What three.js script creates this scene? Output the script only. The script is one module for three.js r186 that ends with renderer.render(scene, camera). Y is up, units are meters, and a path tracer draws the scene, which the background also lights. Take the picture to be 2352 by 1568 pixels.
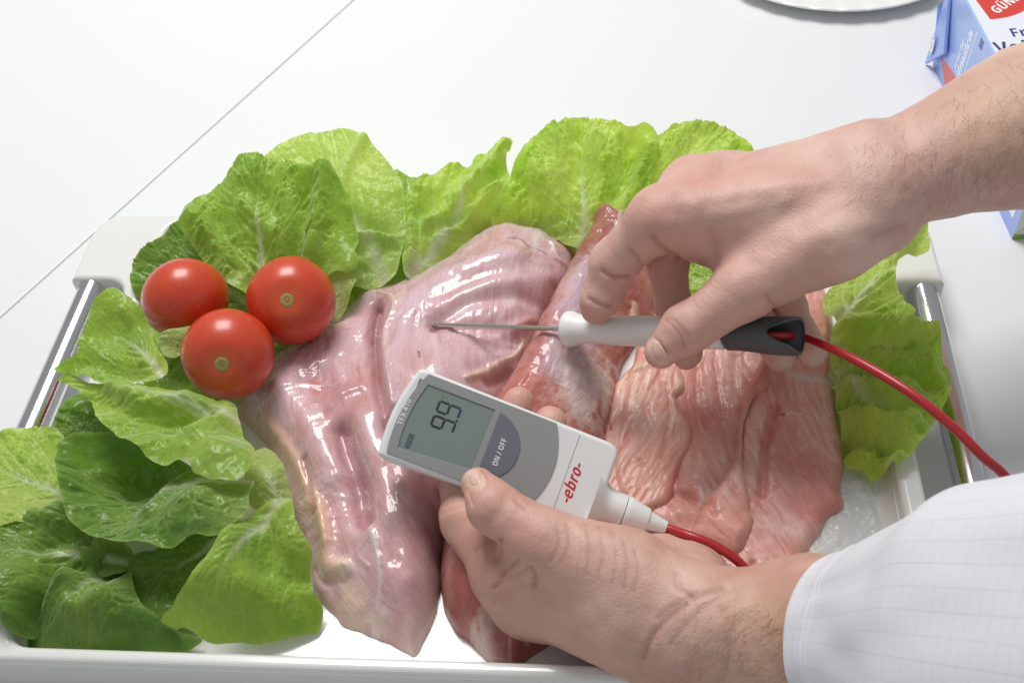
import * as THREE from 'three';
import { RoundedBoxGeometry } from 'three/addons/geometries/RoundedBoxGeometry.js';
import { mergeGeometries } from 'three/addons/utils/BufferGeometryUtils.js';
import { FontLoader } from 'three/addons/loaders/FontLoader.js';
import { TextGeometry } from 'three/addons/geometries/TextGeometry.js';
import { RectAreaLightUniformsLib } from 'three/addons/lights/RectAreaLightUniformsLib.js';

// ---------------------------------------------------------------- camera, light, exposure
const V = (x, y, z) => new THREE.Vector3(x, y, z);
const scene = new THREE.Scene();
const camera = new THREE.PerspectiveCamera(34.05, 1.5, 0.05, 20);
camera.position.set(0, 0.52, 0);
camera.up.set(-0.00773, 0.66156, -0.74986);
camera.lookAt(camera.position.clone().add(V(-0.083834, -0.747667, -0.658760)));
camera.focus = 0.62; camera.userData.fStop = 22;
scene.add(camera);
scene.background = new THREE.Color(0.345, 0.355, 0.365);
RectAreaLightUniformsLib.init();
function softbox(x, y, z, tx, ty, tz, w, h, power, color) {
  const l = new THREE.RectAreaLight(color, power, w, h);
  l.position.set(x, y, z); l.lookAt(tx, ty, tz); l.name = 'studio_softbox'; scene.add(l);
}
softbox(-0.34, 1.42, -1.20, -0.20, 0, -0.68, 0.74, 0.74, 14.6, new THREE.Color(1, 0.985, 0.96));
const renderer = new THREE.WebGLRenderer({ antialias: true });
renderer.toneMapping = THREE.LinearToneMapping;
renderer.toneMappingExposure = 0.93;
renderer.shadowMap.enabled = true;

// ---------------------------------------------------------------- helpers
const camR = V(0, 0, 0), camU = V(0, 0, 0), camB = V(0, 0, 0);
camera.updateMatrixWorld(); camera.matrixWorld.extractBasis(camR, camU, camB);
function ray(px, py) { return V(0, 0, 0).addScaledVector(camR, px - 1176).addScaledVector(camU, 784 - py).addScaledVector(camB, -2560).normalize(); }
// a point of the place from where it shows in the photograph and its height above the table
function at(px, py, h) { const r = ray(px, py); return r.multiplyScalar((h - 0.52) / r.y).add(V(0, 0.52, 0)); }
const lerp = (a, b, t) => a + (b - a) * t, clamp = (x, a = 0, b = 1) => Math.min(b, Math.max(a, x));
const smooth = (a, b, x) => { const t = clamp((x - a) / (b - a)); return t * t * (3 - 2 * t); };
function rng(seed) { let s = seed >>> 0; return () => { s = (s + 0x6d2b79f5) | 0; let t = Math.imul(s ^ (s >>> 15), 1 | s); t = (t + Math.imul(t ^ (t >>> 7), 61 | t)) ^ t; return ((t ^ (t >>> 14)) >>> 0) / 4294967296; }; }
const hash = (x, y, z) => { let h = Math.imul(x, 374761393) + Math.imul(y, 668265263) + Math.imul(z, 2147483647 ^ 1274126177); h = Math.imul(h ^ (h >>> 13), 1274126177); return ((h ^ (h >>> 16)) >>> 0) / 2147483648 - 1; };
function noise(x, y = 0, z = 0) {   // -1..1
  const X = Math.floor(x), Y = Math.floor(y), Z = Math.floor(z); x -= X; y -= Y; z -= Z;
  const u = x * x * (3 - 2 * x), v = y * y * (3 - 2 * y), w = z * z * (3 - 2 * z);
  return lerp(lerp(lerp(hash(X, Y, Z), hash(X + 1, Y, Z), u), lerp(hash(X, Y + 1, Z), hash(X + 1, Y + 1, Z), u), v),
    lerp(lerp(hash(X, Y, Z + 1), hash(X + 1, Y, Z + 1), u), lerp(hash(X, Y + 1, Z + 1), hash(X + 1, Y + 1, Z + 1), u), v), w);
}
const fbm = (x, y, z, o = 3) => { let s = 0, a = 0.5; for (let i = 0; i < o; i++) { s += a * noise(x, y, z + i * 17.3); x *= 2.03; y *= 2.03; z *= 2.03; a *= 0.5; } return s; };
const srgb = (r, g, b) => { const f = (c) => { c /= 255; return c <= 0.04045 ? c / 12.92 : Math.pow((c + 0.055) / 1.055, 2.4); }; return [f(r), f(g), f(b)]; };
const names = new Map();
function numbered(n) { const k = names.get(n) ?? 0; names.set(n, k + 1); return k ? n + '_' + String(k).padStart(3, '0') : n; }
function tag(o, label, category, group, kind) {
  if (label) o.userData.label = label;
  if (category) o.userData.category = category;
  if (group) o.userData.group = group;
  if (kind) o.userData.kind = kind;
  return o;
}
function thing(name, label, category, pos = V(0, 0, 0), group) {
  const g = new THREE.Group(); g.name = numbered(name); g.position.copy(pos); scene.add(g);
  return tag(g, label, category, group);
}
function part(name, geo, mat, parent = scene, label) {
  const m = new THREE.Mesh(geo, mat); m.name = parent === scene ? numbered(name) : name; m.castShadow = m.receiveShadow = true;
  if (label) m.userData.label = label;
  parent.add(m); return m;
}
const std = (o) => new THREE.MeshStandardMaterial(o), phy = (o) => new THREE.MeshPhysicalMaterial(o);
const col = (r, g, b) => new THREE.Color().setRGB(...srgb(r, g, b));
function canvasTex(w, h, draw, srgbSpace = true) {
  const c = document.createElement('canvas'); c.width = w; c.height = h; draw(c.getContext('2d'), w, h);
  const t = new THREE.CanvasTexture(c); if (srgbSpace) t.colorSpace = THREE.SRGBColorSpace; return t;
}
function noiseTex(n, f, repeat = true) {   // tileable grey map from f(u, v) with wrapped noise
  const d = new Uint8Array(n * n * 4);
  for (let y = 0; y < n; y++) for (let x = 0; x < n; x++) { const v = clamp(f(x / n, y / n)) * 255; const i = (y * n + x) * 4; d[i] = d[i + 1] = d[i + 2] = v; d[i + 3] = 255; }
  const t = new THREE.DataTexture(d, n, n); t.magFilter = THREE.LinearFilter; t.wrapS = t.wrapT = THREE.RepeatWrapping; t.needsUpdate = true; return t;
}
// thin-plate surface through (x, z) -> y control points
function thinPlate(pts, stiff = 1e-4) {
  const n = pts.length, m = n + 3, A = [], S = 20;
  const k = (r2) => (r2 > 1e-12 ? 0.5 * r2 * Math.log(r2) : 0);
  for (let i = 0; i < n; i++) {
    const row = new Float64Array(m + 1);
    for (let j = 0; j < n; j++) row[j] = k(((pts[i][0] - pts[j][0]) * S) ** 2 + ((pts[i][1] - pts[j][1]) * S) ** 2) + (i === j ? stiff : 0);
    row[n] = 1; row[n + 1] = pts[i][0] * S; row[n + 2] = pts[i][1] * S; row[m] = pts[i][2]; A.push(row);
  }
  for (let q = 0; q < 3; q++) { const row = new Float64Array(m + 1); for (let j = 0; j < n; j++) row[j] = q ? pts[j][q - 1] * S : 1; A.push(row); }
  for (let c = 0; c < m; c++) {
    let p = c; for (let r = c + 1; r < m; r++) if (Math.abs(A[r][c]) > Math.abs(A[p][c])) p = r;
    [A[c], A[p]] = [A[p], A[c]]; const d = A[c][c] || 1e-12;
    for (let r = 0; r < m; r++) if (r !== c) { const f = A[r][c] / d; if (f) for (let q = c; q <= m; q++) A[r][q] -= f * A[c][q]; }
  }
  const w = A.map((r, i) => r[m] / (r[i] || 1e-12));
  return (x, z) => { let s = w[n] + w[n + 1] * x * S + w[n + 2] * z * S; for (let j = 0; j < n; j++) s += w[j] * k(((x - pts[j][0]) * S) ** 2 + ((z - pts[j][1]) * S) ** 2); return s; };
}
function closedCurve(pts, step = 0.0018) {   // smoothed outline, [x, y, z] points
  const c = new THREE.CatmullRomCurve3(pts.map((p) => V(...p)), true, 'centripetal');
  return c.getSpacedPoints(Math.max(24, Math.round(c.getLength() / step))).slice(0, -1);
}
// signed distance (inside > 0) to a closed outline in x, z
function sdPoly(poly) {
  const n = poly.length;
  return (x, z) => {
    let d = 1e9, inside = false;
    for (let i = 0, j = n - 1; i < n; j = i++) {
      const a = poly[j], b = poly[i], ex = b.x - a.x, ez = b.z - a.z, wx = x - a.x, wz = z - a.z, t = clamp((wx * ex + wz * ez) / (ex * ex + ez * ez + 1e-15));
      const dx = wx - ex * t, dz = wz - ez * t, q = dx * dx + dz * dz; if (q < d) d = q;
      if ((a.z > z) !== (b.z > z) && x < (ex * (z - a.z)) / (b.z - a.z) + a.x) inside = !inside;
    }
    return (inside ? 1 : -1) * Math.sqrt(d);
  };
}
// a surface y = h(x, z, sd) over an outline, its rim cut exactly along sd = 0
function sheet(sdf, box, step, h, shade, uvOf) {
  const [x0, z0, x1, z1] = box, nx = Math.ceil((x1 - x0) / step) + 1, nz = Math.ceil((z1 - z0) / step) + 1, S = new Float32Array(nx * nz);
  for (let j = 0; j < nz; j++) for (let i = 0; i < nx; i++) S[j * nx + i] = sdf(x0 + i * step, z0 + j * step) || 1e-9;
  const pos = [], colr = [], uv = [], idx = [], made = new Map();
  const add = (x, z, s) => { const y = h(x, z, s); pos.push(x, y, z); if (shade) colr.push(...shade(x, z, s, y)); const q = uvOf ? uvOf(x, z) : [x, z]; uv.push(q[0], q[1]); return pos.length / 3 - 1; };
  const node = (k) => { if (!made.has(k)) made.set(k, add(x0 + (k % nx) * step, z0 + Math.floor(k / nx) * step, S[k])); return made.get(k); };
  const cut = (a, b) => {
    const key = Math.min(a, b) * nx * nz + Math.max(a, b);
    if (!made.has(key)) { const t = S[a] / (S[a] - S[b]); made.set(key, add(x0 + lerp(a % nx, b % nx, t) * step, z0 + lerp(Math.floor(a / nx), Math.floor(b / nx), t) * step, 0)); }
    return made.get(key);
  };
  const tri = (a, b, c) => {
    const v = [a, b, c], inn = v.map((k) => S[k] > 0), n = inn[0] + inn[1] + inn[2];
    if (!n) return;
    if (n === 3) { idx.push(node(a), node(b), node(c)); return; }
    const s = n === 1 ? inn.indexOf(true) : inn.indexOf(false), p = v[s], q = v[(s + 1) % 3], r = v[(s + 2) % 3];
    if (n === 1) idx.push(node(p), cut(p, q), cut(p, r));
    else { const pq = cut(p, q), pr = cut(p, r); idx.push(pq, node(q), node(r), pq, node(r), pr); }
  };
  for (let j = 0; j < nz - 1; j++) for (let i = 0; i < nx - 1; i++) {
    const a = j * nx + i, b = a + 1, c = a + nx, d = c + 1;
    if ((i + j) & 1) { tri(a, c, b); tri(b, c, d); } else { tri(a, c, d); tri(a, d, b); }
  }
  const g = new THREE.BufferGeometry();
  g.setAttribute('position', new THREE.Float32BufferAttribute(pos, 3));
  g.setAttribute('uv', new THREE.Float32BufferAttribute(uv, 2));
  if (shade) g.setAttribute('color', new THREE.Float32BufferAttribute(colr, 3));
  g.setIndex(idx); g.computeVertexNormals(); return g;
}
const boxOf = (poly, m = 0.003) => [Math.min(...poly.map((p) => p.x)) - m, Math.min(...poly.map((p) => p.z)) - m, Math.max(...poly.map((p) => p.x)) + m, Math.max(...poly.map((p) => p.z)) + m];
function centre(geo, base) { geo.translate(-base.x, -base.y, -base.z); return geo; }

// ---------------------------------------------------------------- table, tray, plate, carton
const tableMat = phy({ color: new THREE.Color(0.80, 0.815, 0.82), roughness: 0.34, clearcoat: 0.25, clearcoatRoughness: 0.25 });
{ // two white table tops butted with a narrow joint that runs across the upper left
  const a = at(0, 728, 0), b = at(812, 0, 0), d = b.clone().sub(a).normalize(), n = V(-d.z, 0, d.x), mk = (side) => {
    const s = new THREE.Shape(), g = 0.0009, o = a.clone().addScaledVector(n, side * g), p = (u, w) => { const q = o.clone().addScaledVector(d, u).addScaledVector(n, side * w); return [q.x, -q.z]; };
    s.moveTo(...p(-0.9, 0)); s.lineTo(...p(1.3, 0)); s.lineTo(...p(1.3, 1.1)); s.lineTo(...p(-0.9, 1.1)); s.closePath();
    const e = new THREE.ExtrudeGeometry(s, { depth: 0.022, bevelEnabled: true, bevelThickness: 0.0006, bevelSize: 0.0006, bevelSegments: 2, bevelOffset: -0.0006 });
    e.rotateX(-Math.PI / 2); e.translate(0, -0.0226, 0); return e;
  };
  tag(part('table_top', mk(1), tableMat), 'glossy white table top under the tray and the milk carton', 'table top', null, 'structure');
  tag(part('table_top', mk(-1), tableMat), 'glossy white table top left of the thin grey joint', 'table top', null, 'structure');
  const fill = new THREE.BoxGeometry(2.2, 0.02, 0.0026).rotateY(-Math.atan2(d.z, d.x)).translate(a.x + d.x * 0.2, -0.0103, a.z + d.z * 0.2);
  tag(part('joint_strip', fill, std({ color: new THREE.Color(0.45, 0.46, 0.46), roughness: 0.5 })), 'pale grey strip filling the joint between the two table tops', 'strip', null, 'structure');
  tag(part('table_base', new THREE.BoxGeometry(2.2, 0.02, 2).translate(-0.1, -0.0345, -0.6), std({ color: new THREE.Color(0.5, 0.52, 0.53), roughness: 0.7 })), 'grey board seen through the joint of the table tops', 'board', null, 'structure');
}
const trayMat = phy({ color: new THREE.Color(0.80, 0.80, 0.775), roughness: 0.22, clearcoat: 0.6, clearcoatRoughness: 0.08 });
const FLOOR = 0.0105;
{
  const tray = thing('serving_tray', 'white plastic serving tray with chrome bar handles under the meat and lettuce', 'tray');
  const cx = -0.0695, zb = -0.543, zf = -0.2235, hw = 0.2715, body = 0.2335, r = 0.022;
  const s = new THREE.Shape(), Z = (z) => -z, X = (x) => cx + x;
  // outline seen from above with a bay for the handle on either short side
  s.moveTo(X(-hw + r), Z(zf)); s.lineTo(X(hw - r), Z(zf)); s.quadraticCurveTo(X(hw), Z(zf), X(hw), Z(zf - r));
  const bay = (sg, z0, z1) => {
    s.lineTo(X(sg * hw), Z(z0)); s.lineTo(X(sg * (body + 0.016)), Z(z0)); s.quadraticCurveTo(X(sg * body), Z(z0), X(sg * body), Z(z0 + Math.sign(z1 - z0) * 0.018));
    s.lineTo(X(sg * body), Z(z1 - Math.sign(z1 - z0) * 0.018)); s.quadraticCurveTo(X(sg * body), Z(z1), X(sg * (body + 0.016)), Z(z1)); s.lineTo(X(sg * hw), Z(z1));
  };
  bay(1, -0.285, -0.4815);
  s.lineTo(X(hw), Z(zb + r)); s.quadraticCurveTo(X(hw), Z(zb), X(hw - r), Z(zb)); s.lineTo(X(-hw + r), Z(zb)); s.quadraticCurveTo(X(-hw), Z(zb), X(-hw), Z(zb + r));
  bay(-1, -0.4815, -0.285);
  s.lineTo(X(-hw), Z(zf - r)); s.quadraticCurveTo(X(-hw), Z(zf), X(-hw + r), Z(zf));
  const hole = (i) => { const p = new THREE.Path(), w = body - 0.0125 - i, a = zb + 0.0085 + i, b = zf - 0.0085 - i, q = 0.012; p.moveTo(X(-w + q), Z(b)); p.quadraticCurveTo(X(-w), Z(b), X(-w), Z(b - q)); p.lineTo(X(-w), Z(a + q)); p.quadraticCurveTo(X(-w), Z(a), X(-w + q), Z(a)); p.lineTo(X(w - q), Z(a)); p.quadraticCurveTo(X(w), Z(a), X(w), Z(a + q)); p.lineTo(X(w), Z(b - q)); p.quadraticCurveTo(X(w), Z(b), X(w - q), Z(b)); p.closePath(); return p; };
  s.holes.push(hole(0));
  const rim = new THREE.ExtrudeGeometry(s, { depth: 0.0225, bevelEnabled: true, bevelThickness: 0.004, bevelSize: 0.0035, bevelSegments: 5, bevelOffset: -0.0035, curveSegments: 10 });
  rim.rotateX(-Math.PI / 2); rim.translate(0, 0.0045, 0);
  part('rim', rim, trayMat, tray);
  part('basin_floor', new RoundedBoxGeometry(2 * body - 0.016, 0.006, zf - zb - 0.012, 3, 0.002).translate(cx, FLOOR - 0.003, (zf + zb) / 2), trayMat, tray);
  // coved fillet where floor meets wall
  const cove = [];
  for (const [ax, az, bx, bz] of [[-body + 0.013, zb + 0.009, body - 0.013, zb + 0.009], [body - 0.013, zb + 0.009, body - 0.013, zf - 0.009], [body - 0.013, zf - 0.009, -body + 0.013, zf - 0.009], [-body + 0.013, zf - 0.009, -body + 0.013, zb + 0.009]]) {
    const sh = new THREE.Shape(), R = 0.008; sh.moveTo(-0.001, -0.001); sh.lineTo(R, -0.001); sh.lineTo(R, 0); sh.absarc(R, R, R, -Math.PI / 2, -Math.PI, true); sh.lineTo(-0.001, R); sh.closePath();
    const L = Math.hypot(bx - ax, bz - az), e = new THREE.ExtrudeGeometry(sh, { depth: L, bevelEnabled: false, curveSegments: 6 });
    const dir = V(bx - ax, 0, bz - az).normalize(), inn = V(-dir.z, 0, dir.x);
    e.applyMatrix4(new THREE.Matrix4().makeBasis(inn, V(0, 1, 0), dir.clone()).setPosition(cx + ax, FLOOR + 0.0002, az));
    if (new THREE.Matrix4().makeBasis(inn, V(0, 1, 0), dir).determinant() < 0) { const ix = e.index ? e.index.array : null; if (!ix) { const p = e.attributes.position; for (let i = 0; i < p.count; i += 3) for (const q of ['position', 'normal', 'uv']) { const A = e.attributes[q], k = A.itemSize; for (let c = 0; c < k; c++) { const t = A.array[(i + 1) * k + c]; A.array[(i + 1) * k + c] = A.array[(i + 2) * k + c]; A.array[(i + 2) * k + c] = t; } } } }
    cove.push(e);
  }
  part('fillet', mergeGeometries(cove), trayMat, tray);
  const chrome = std({ color: new THREE.Color(0.72, 0.72, 0.74), metalness: 1, roughness: 0.15 });
  for (const sg of [-1, 1]) {
    const t = new THREE.CylinderGeometry(0.0088, 0.0088, 0.21, 40, 1).rotateX(Math.PI / 2).translate(cx + sg * 0.2605, 0.0205, -0.383);
    part('handle', t, chrome, tray);
  }
}
{ // scalloped plate at the top edge
  const p = thing('dinner_plate', 'white scalloped plate cut off by the top edge of the picture', 'plate', V(0.194, -0.0025, -0.924));
  const prof = [[0, 0.0035], [0.07, 0.0035], [0.078, 0.0045], [0.086, 0.0085], [0.1, 0.0105], [0.117, 0.0135], [0.1195, 0.0135], [0.1195, 0.0118], [0.116, 0.0105], [0.088, 0.0062], [0.076, 0.0028], [0.07, 0.0026], [0, 0.0026]];
  const g = new THREE.LatheGeometry(prof.map(([r, y]) => new THREE.Vector2(r, y)), 384), P = g.attributes.position;
  for (let i = 0; i < P.count; i++) { const x = P.getX(i), z = P.getZ(i), r = Math.hypot(x, z); if (r > 0.08) { const a = Math.atan2(z, x), f = 1 - 0.014 * smooth(0.08, 0.119, r) * (1 - Math.abs(Math.sin(a * 17))) ** 1.5; P.setX(i, x * f); P.setZ(i, z * f); P.setY(i, P.getY(i) + 0.0012 * smooth(0.09, 0.119, r) * Math.abs(Math.sin(a * 17))); } }
  g.computeVertexNormals();
  part('dish', g, phy({ color: new THREE.Color(0.93, 0.93, 0.92), roughness: 0.15, clearcoat: 0.6, clearcoatRoughness: 0.05, side: THREE.DoubleSide }), p);
}
const font = await new FontLoader().loadAsync('fonts/droid/droid_sans_bold.typeface.json');
const fontR = await new FontLoader().loadAsync('fonts/droid/droid_sans_regular.typeface.json');
{ // milk carton lying on its side
  const A = at(2143, 150, 0), B = at(2325, 550, 0), L = A.distanceTo(B), ax = B.clone().sub(A).normalize();   // local: x along the lower left edge to the near end, y up, z to the left
  const c = thing('milk_carton', 'blue and white milk carton lying on its side at the right edge', 'carton');
  const side = V(0, 0, 0).crossVectors(ax, V(0, 1, 0)).normalize();   // points away from or towards the body
  if (side.x > 0) side.negate();
  c.matrixAutoUpdate = true;
  const q = new THREE.Quaternion().setFromRotationMatrix(new THREE.Matrix4().makeBasis(ax, V(0, 1, 0), V(0, 0, 0).crossVectors(ax, V(0, 1, 0))));
  c.position.copy(A); c.quaternion.copy(q);
  const H = 0.072, W = 0.078, right = V(0, 0, 0).crossVectors(ax, V(0, 1, 0)).x > 0 ? 1 : -1;   // body extends along local z * right
  const quad = (pts, uvs) => { const g = new THREE.BufferGeometry(); g.setAttribute('position', new THREE.Float32BufferAttribute(pts.flat(), 3)); g.setAttribute('uv', new THREE.Float32BufferAttribute(uvs.flat(), 2)); g.setIndex(pts.length === 4 ? [0, 1, 2, 0, 2, 3] : [0, 1, 2]); g.computeVertexNormals(); return g; };
  const blue = '#8fa9ee';
  const card = (map) => phy({ map, roughness: 0.3, clearcoat: 0.4, clearcoatRoughness: 0.15, side: THREE.DoubleSide });
  const T = 0.03;   // the slanted top beyond the body
  // narrow blue side: canvas x along the carton (0 = far end), canvas y down from the upper edge
  const sideMap = canvasTex(1024, 300, (g, w, h) => {
    g.fillStyle = blue; g.fillRect(0, 0, w, h);
    const grd = g.createLinearGradient(0, 0, 0, h); grd.addColorStop(0, '#a9c4f7'); grd.addColorStop(1, '#8ea6ee'); g.fillStyle = grd; g.fillRect(0, 0, w, h);
    g.fillStyle = '#f2f4fb'; g.fillRect(590, 0, 390, h - 46);
    g.strokeStyle = '#38386e'; for (let i = 0; i < 34; i++) { g.lineWidth = 2 + (i * 7) % 5; g.beginPath(); g.moveTo(800 + i * 5, 40); g.lineTo(800 + i * 5, 190); g.stroke(); }
    g.fillStyle = '#df4a40'; g.beginPath(); g.moveTo(60, h - 60); g.quadraticCurveTo(160, h - 92, 330, h - 86); g.lineTo(330, h); g.lineTo(200, h); g.closePath(); g.fill();
    g.fillStyle = '#fff'; g.save(); g.translate(292, h - 8); g.rotate(-Math.PI / 2); g.font = 'bold 40px sans-serif'; g.fillText('GUT', 0, -10); g.restore();
    g.save(); g.translate(250, h - 96); g.rotate(-Math.PI / 2 + 0.06); g.font = 'italic 34px sans-serif'; g.fillText('Frische', 0, -30); g.font = 'italic bold 52px sans-serif'; g.fillText('Vollmilch', -70, 22); g.fillRect(-40, 44, 230, 4); g.restore();
    g.fillStyle = '#4a4a9c'; g.fillRect(352, 12, 34, 30);
  });
  const topMap = canvasTex(1024, 512, (g, w, h) => {   // broad face: canvas x along the carton, canvas y to the right
    g.fillStyle = '#eef1fa'; g.fillRect(0, 0, w, h); g.fillStyle = '#a9c4f7'; g.fillRect(0, 0, w, 14);
    g.save(); g.translate(-18, 0);
    g.fillStyle = '#da4336'; g.beginPath(); g.moveTo(-110, 62); g.lineTo(232, 62); g.quadraticCurveTo(330, 170, 190, 330); g.lineTo(-60, 330); g.closePath(); g.fill();
    g.restore();
    g.save(); g.translate(225, 92); g.rotate(Math.PI / 2 + 0.25); g.restore();
  });
  // text on the broad face is built along the short way, so its own map is turned: rows run to the right (local z), down runs to the near end
  const face = canvasTex(512, 1024, (g, w, h) => {   // x = to the right, y = from the far end to the near end
    g.fillStyle = '#eef1fa'; g.fillRect(0, 0, w, h); g.fillStyle = '#a9c8fa'; g.fillRect(0, 0, 12, h);
    g.fillStyle = '#da4336'; g.beginPath(); g.moveTo(38, 60); g.lineTo(66, 268); g.quadraticCurveTo(270, 270, 380, 60); g.closePath(); g.fill();
    g.save(); g.translate(108, 236); g.rotate(-0.56); g.fillStyle = '#fff'; g.font = 'bold 62px sans-serif'; g.fillText('GÜNSTIG', 0, 0); g.restore();
    g.strokeStyle = '#9cc4ee'; g.lineWidth = 8; g.beginPath(); g.ellipse(440, 190, 120, 84, 0.1, 0, 7); g.stroke(); g.fillStyle = '#8ab4e6'; g.font = '42px sans-serif'; g.fillText('traditionell', 356, 180);
    g.fillStyle = '#3c3c78'; g.font = 'bold 74px sans-serif'; g.fillText('Frische', 118, 384); g.font = 'bold 100px sans-serif'; g.fillText('Vollmilch', 18, 482);
    g.fillStyle = '#7f9be8'; g.fillRect(0, h - 60, w, 60);
  });
  const zr = (w) => w * right;
  part('carton_side', quad([[0, 0, 0], [L, 0, 0], [L, H, 0], [0, H, 0]], [[0, 0], [1, 0], [1, 1], [0, 1]]), card(sideMap), c);
  part('carton_face', quad([[0, H, 0], [L, H, 0], [L, H, zr(W)], [0, H, zr(W)]], [[0, 1], [0, 0], [1, 0], [1, 1]]), card(face), c);
  const plain = card(null); plain.color = new THREE.Color(0.68, 0.69, 0.70);
  const bot = canvasTex(128, 64, (g) => { g.fillStyle = '#dfe2e4'; g.fillRect(0, 0, 128, 64); g.fillStyle = '#7fae4a'; g.fillRect(0, 60, 128, 4); g.strokeStyle = '#b9bdc2'; g.lineWidth = 1; g.beginPath(); g.moveTo(0, 60); g.lineTo(60, 30); g.lineTo(128, 30); g.stroke(); });
  part('carton_bottom', quad([[L, 0, 0], [L, 0, zr(W)], [L, H, zr(W)], [L, H, 0]], [[0, 0], [1, 0], [1, 1], [0, 1]]), card(bot), c);
  part('carton_back', mergeGeometries([quad([[0, 0, zr(W)], [L, 0, zr(W)], [L, H, zr(W)], [0, H, zr(W)]], [[0, 0], [1, 0], [1, 1], [0, 1]]), quad([[0, 0.0004, 0], [L, 0.0004, 0], [L, 0.0004, zr(W)], [0, 0.0004, zr(W)]], [[0, 0], [1, 0], [1, 1], [0, 1]])]), plain, c);
  // slanted folding top: both broad sides run together in a flat seam
  const bm = card(null); bm.color = col(150, 176, 244); const wm = card(null); wm.color = col(236, 240, 250);
  part('top_slope', quad([[-T, H * 0.52, 0.004 * right], [0, H, 0], [0, H, zr(W)], [-T, H * 0.52, zr(W)]], [[0, 0], [1, 0], [1, 1], [0, 1]]), wm, c);
  part('side_gusset', quad([[0, 0, 0], [0, H, 0], [-T, H * 0.5, zr(0.007)]], [[0, 0], [1, 0], [1, 1]]), bm, c);
  part('under_slope', quad([[-T, H * 0.48, 0.004 * right], [0, 0, 0], [0, 0, zr(W)], [-T, H * 0.48, zr(W)]], [[0, 0], [1, 0], [1, 1], [0, 1]]), bm, c);
  const ear = new THREE.Shape(); ear.moveTo(-0.001, 0.0012); ear.lineTo(0.0238, 0.0275); ear.lineTo(0.004, 0.0575); ear.lineTo(-0.002, 0.066); ear.lineTo(-0.0012, 0.04); ear.closePath();
  const eg = new THREE.ExtrudeGeometry(ear, { depth: 0.0016, bevelEnabled: true, bevelSize: 0.0005, bevelThickness: 0.0005, bevelSegments: 2 });
  eg.translate(0, 0, right > 0 ? -0.0055 : 0.004); eg.applyMatrix4(new THREE.Matrix4().makeRotationX(right * 0.05));
  const earPart = part('folded_ear', eg, bm, c);
  const seal = new THREE.Mesh(new THREE.CircleGeometry(0.009, 32), card(canvasTex(64, 64, (g) => { g.fillStyle = '#fff'; g.fillRect(0, 0, 64, 64); g.strokeStyle = '#7a8cc8'; g.lineWidth = 5; g.beginPath(); g.arc(32, 32, 26, 0, 7); g.stroke(); g.font = 'bold 30px sans-serif'; g.fillStyle = '#6a78b8'; g.fillText('G', 21, 43); })));
  seal.name = 'printed_seal'; seal.position.set(0.0045, 0.021, right * -0.0064); seal.scale.set(0.45, 0.9, 1); if (right > 0) seal.rotation.y = Math.PI; earPart.add(seal);
}

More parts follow.
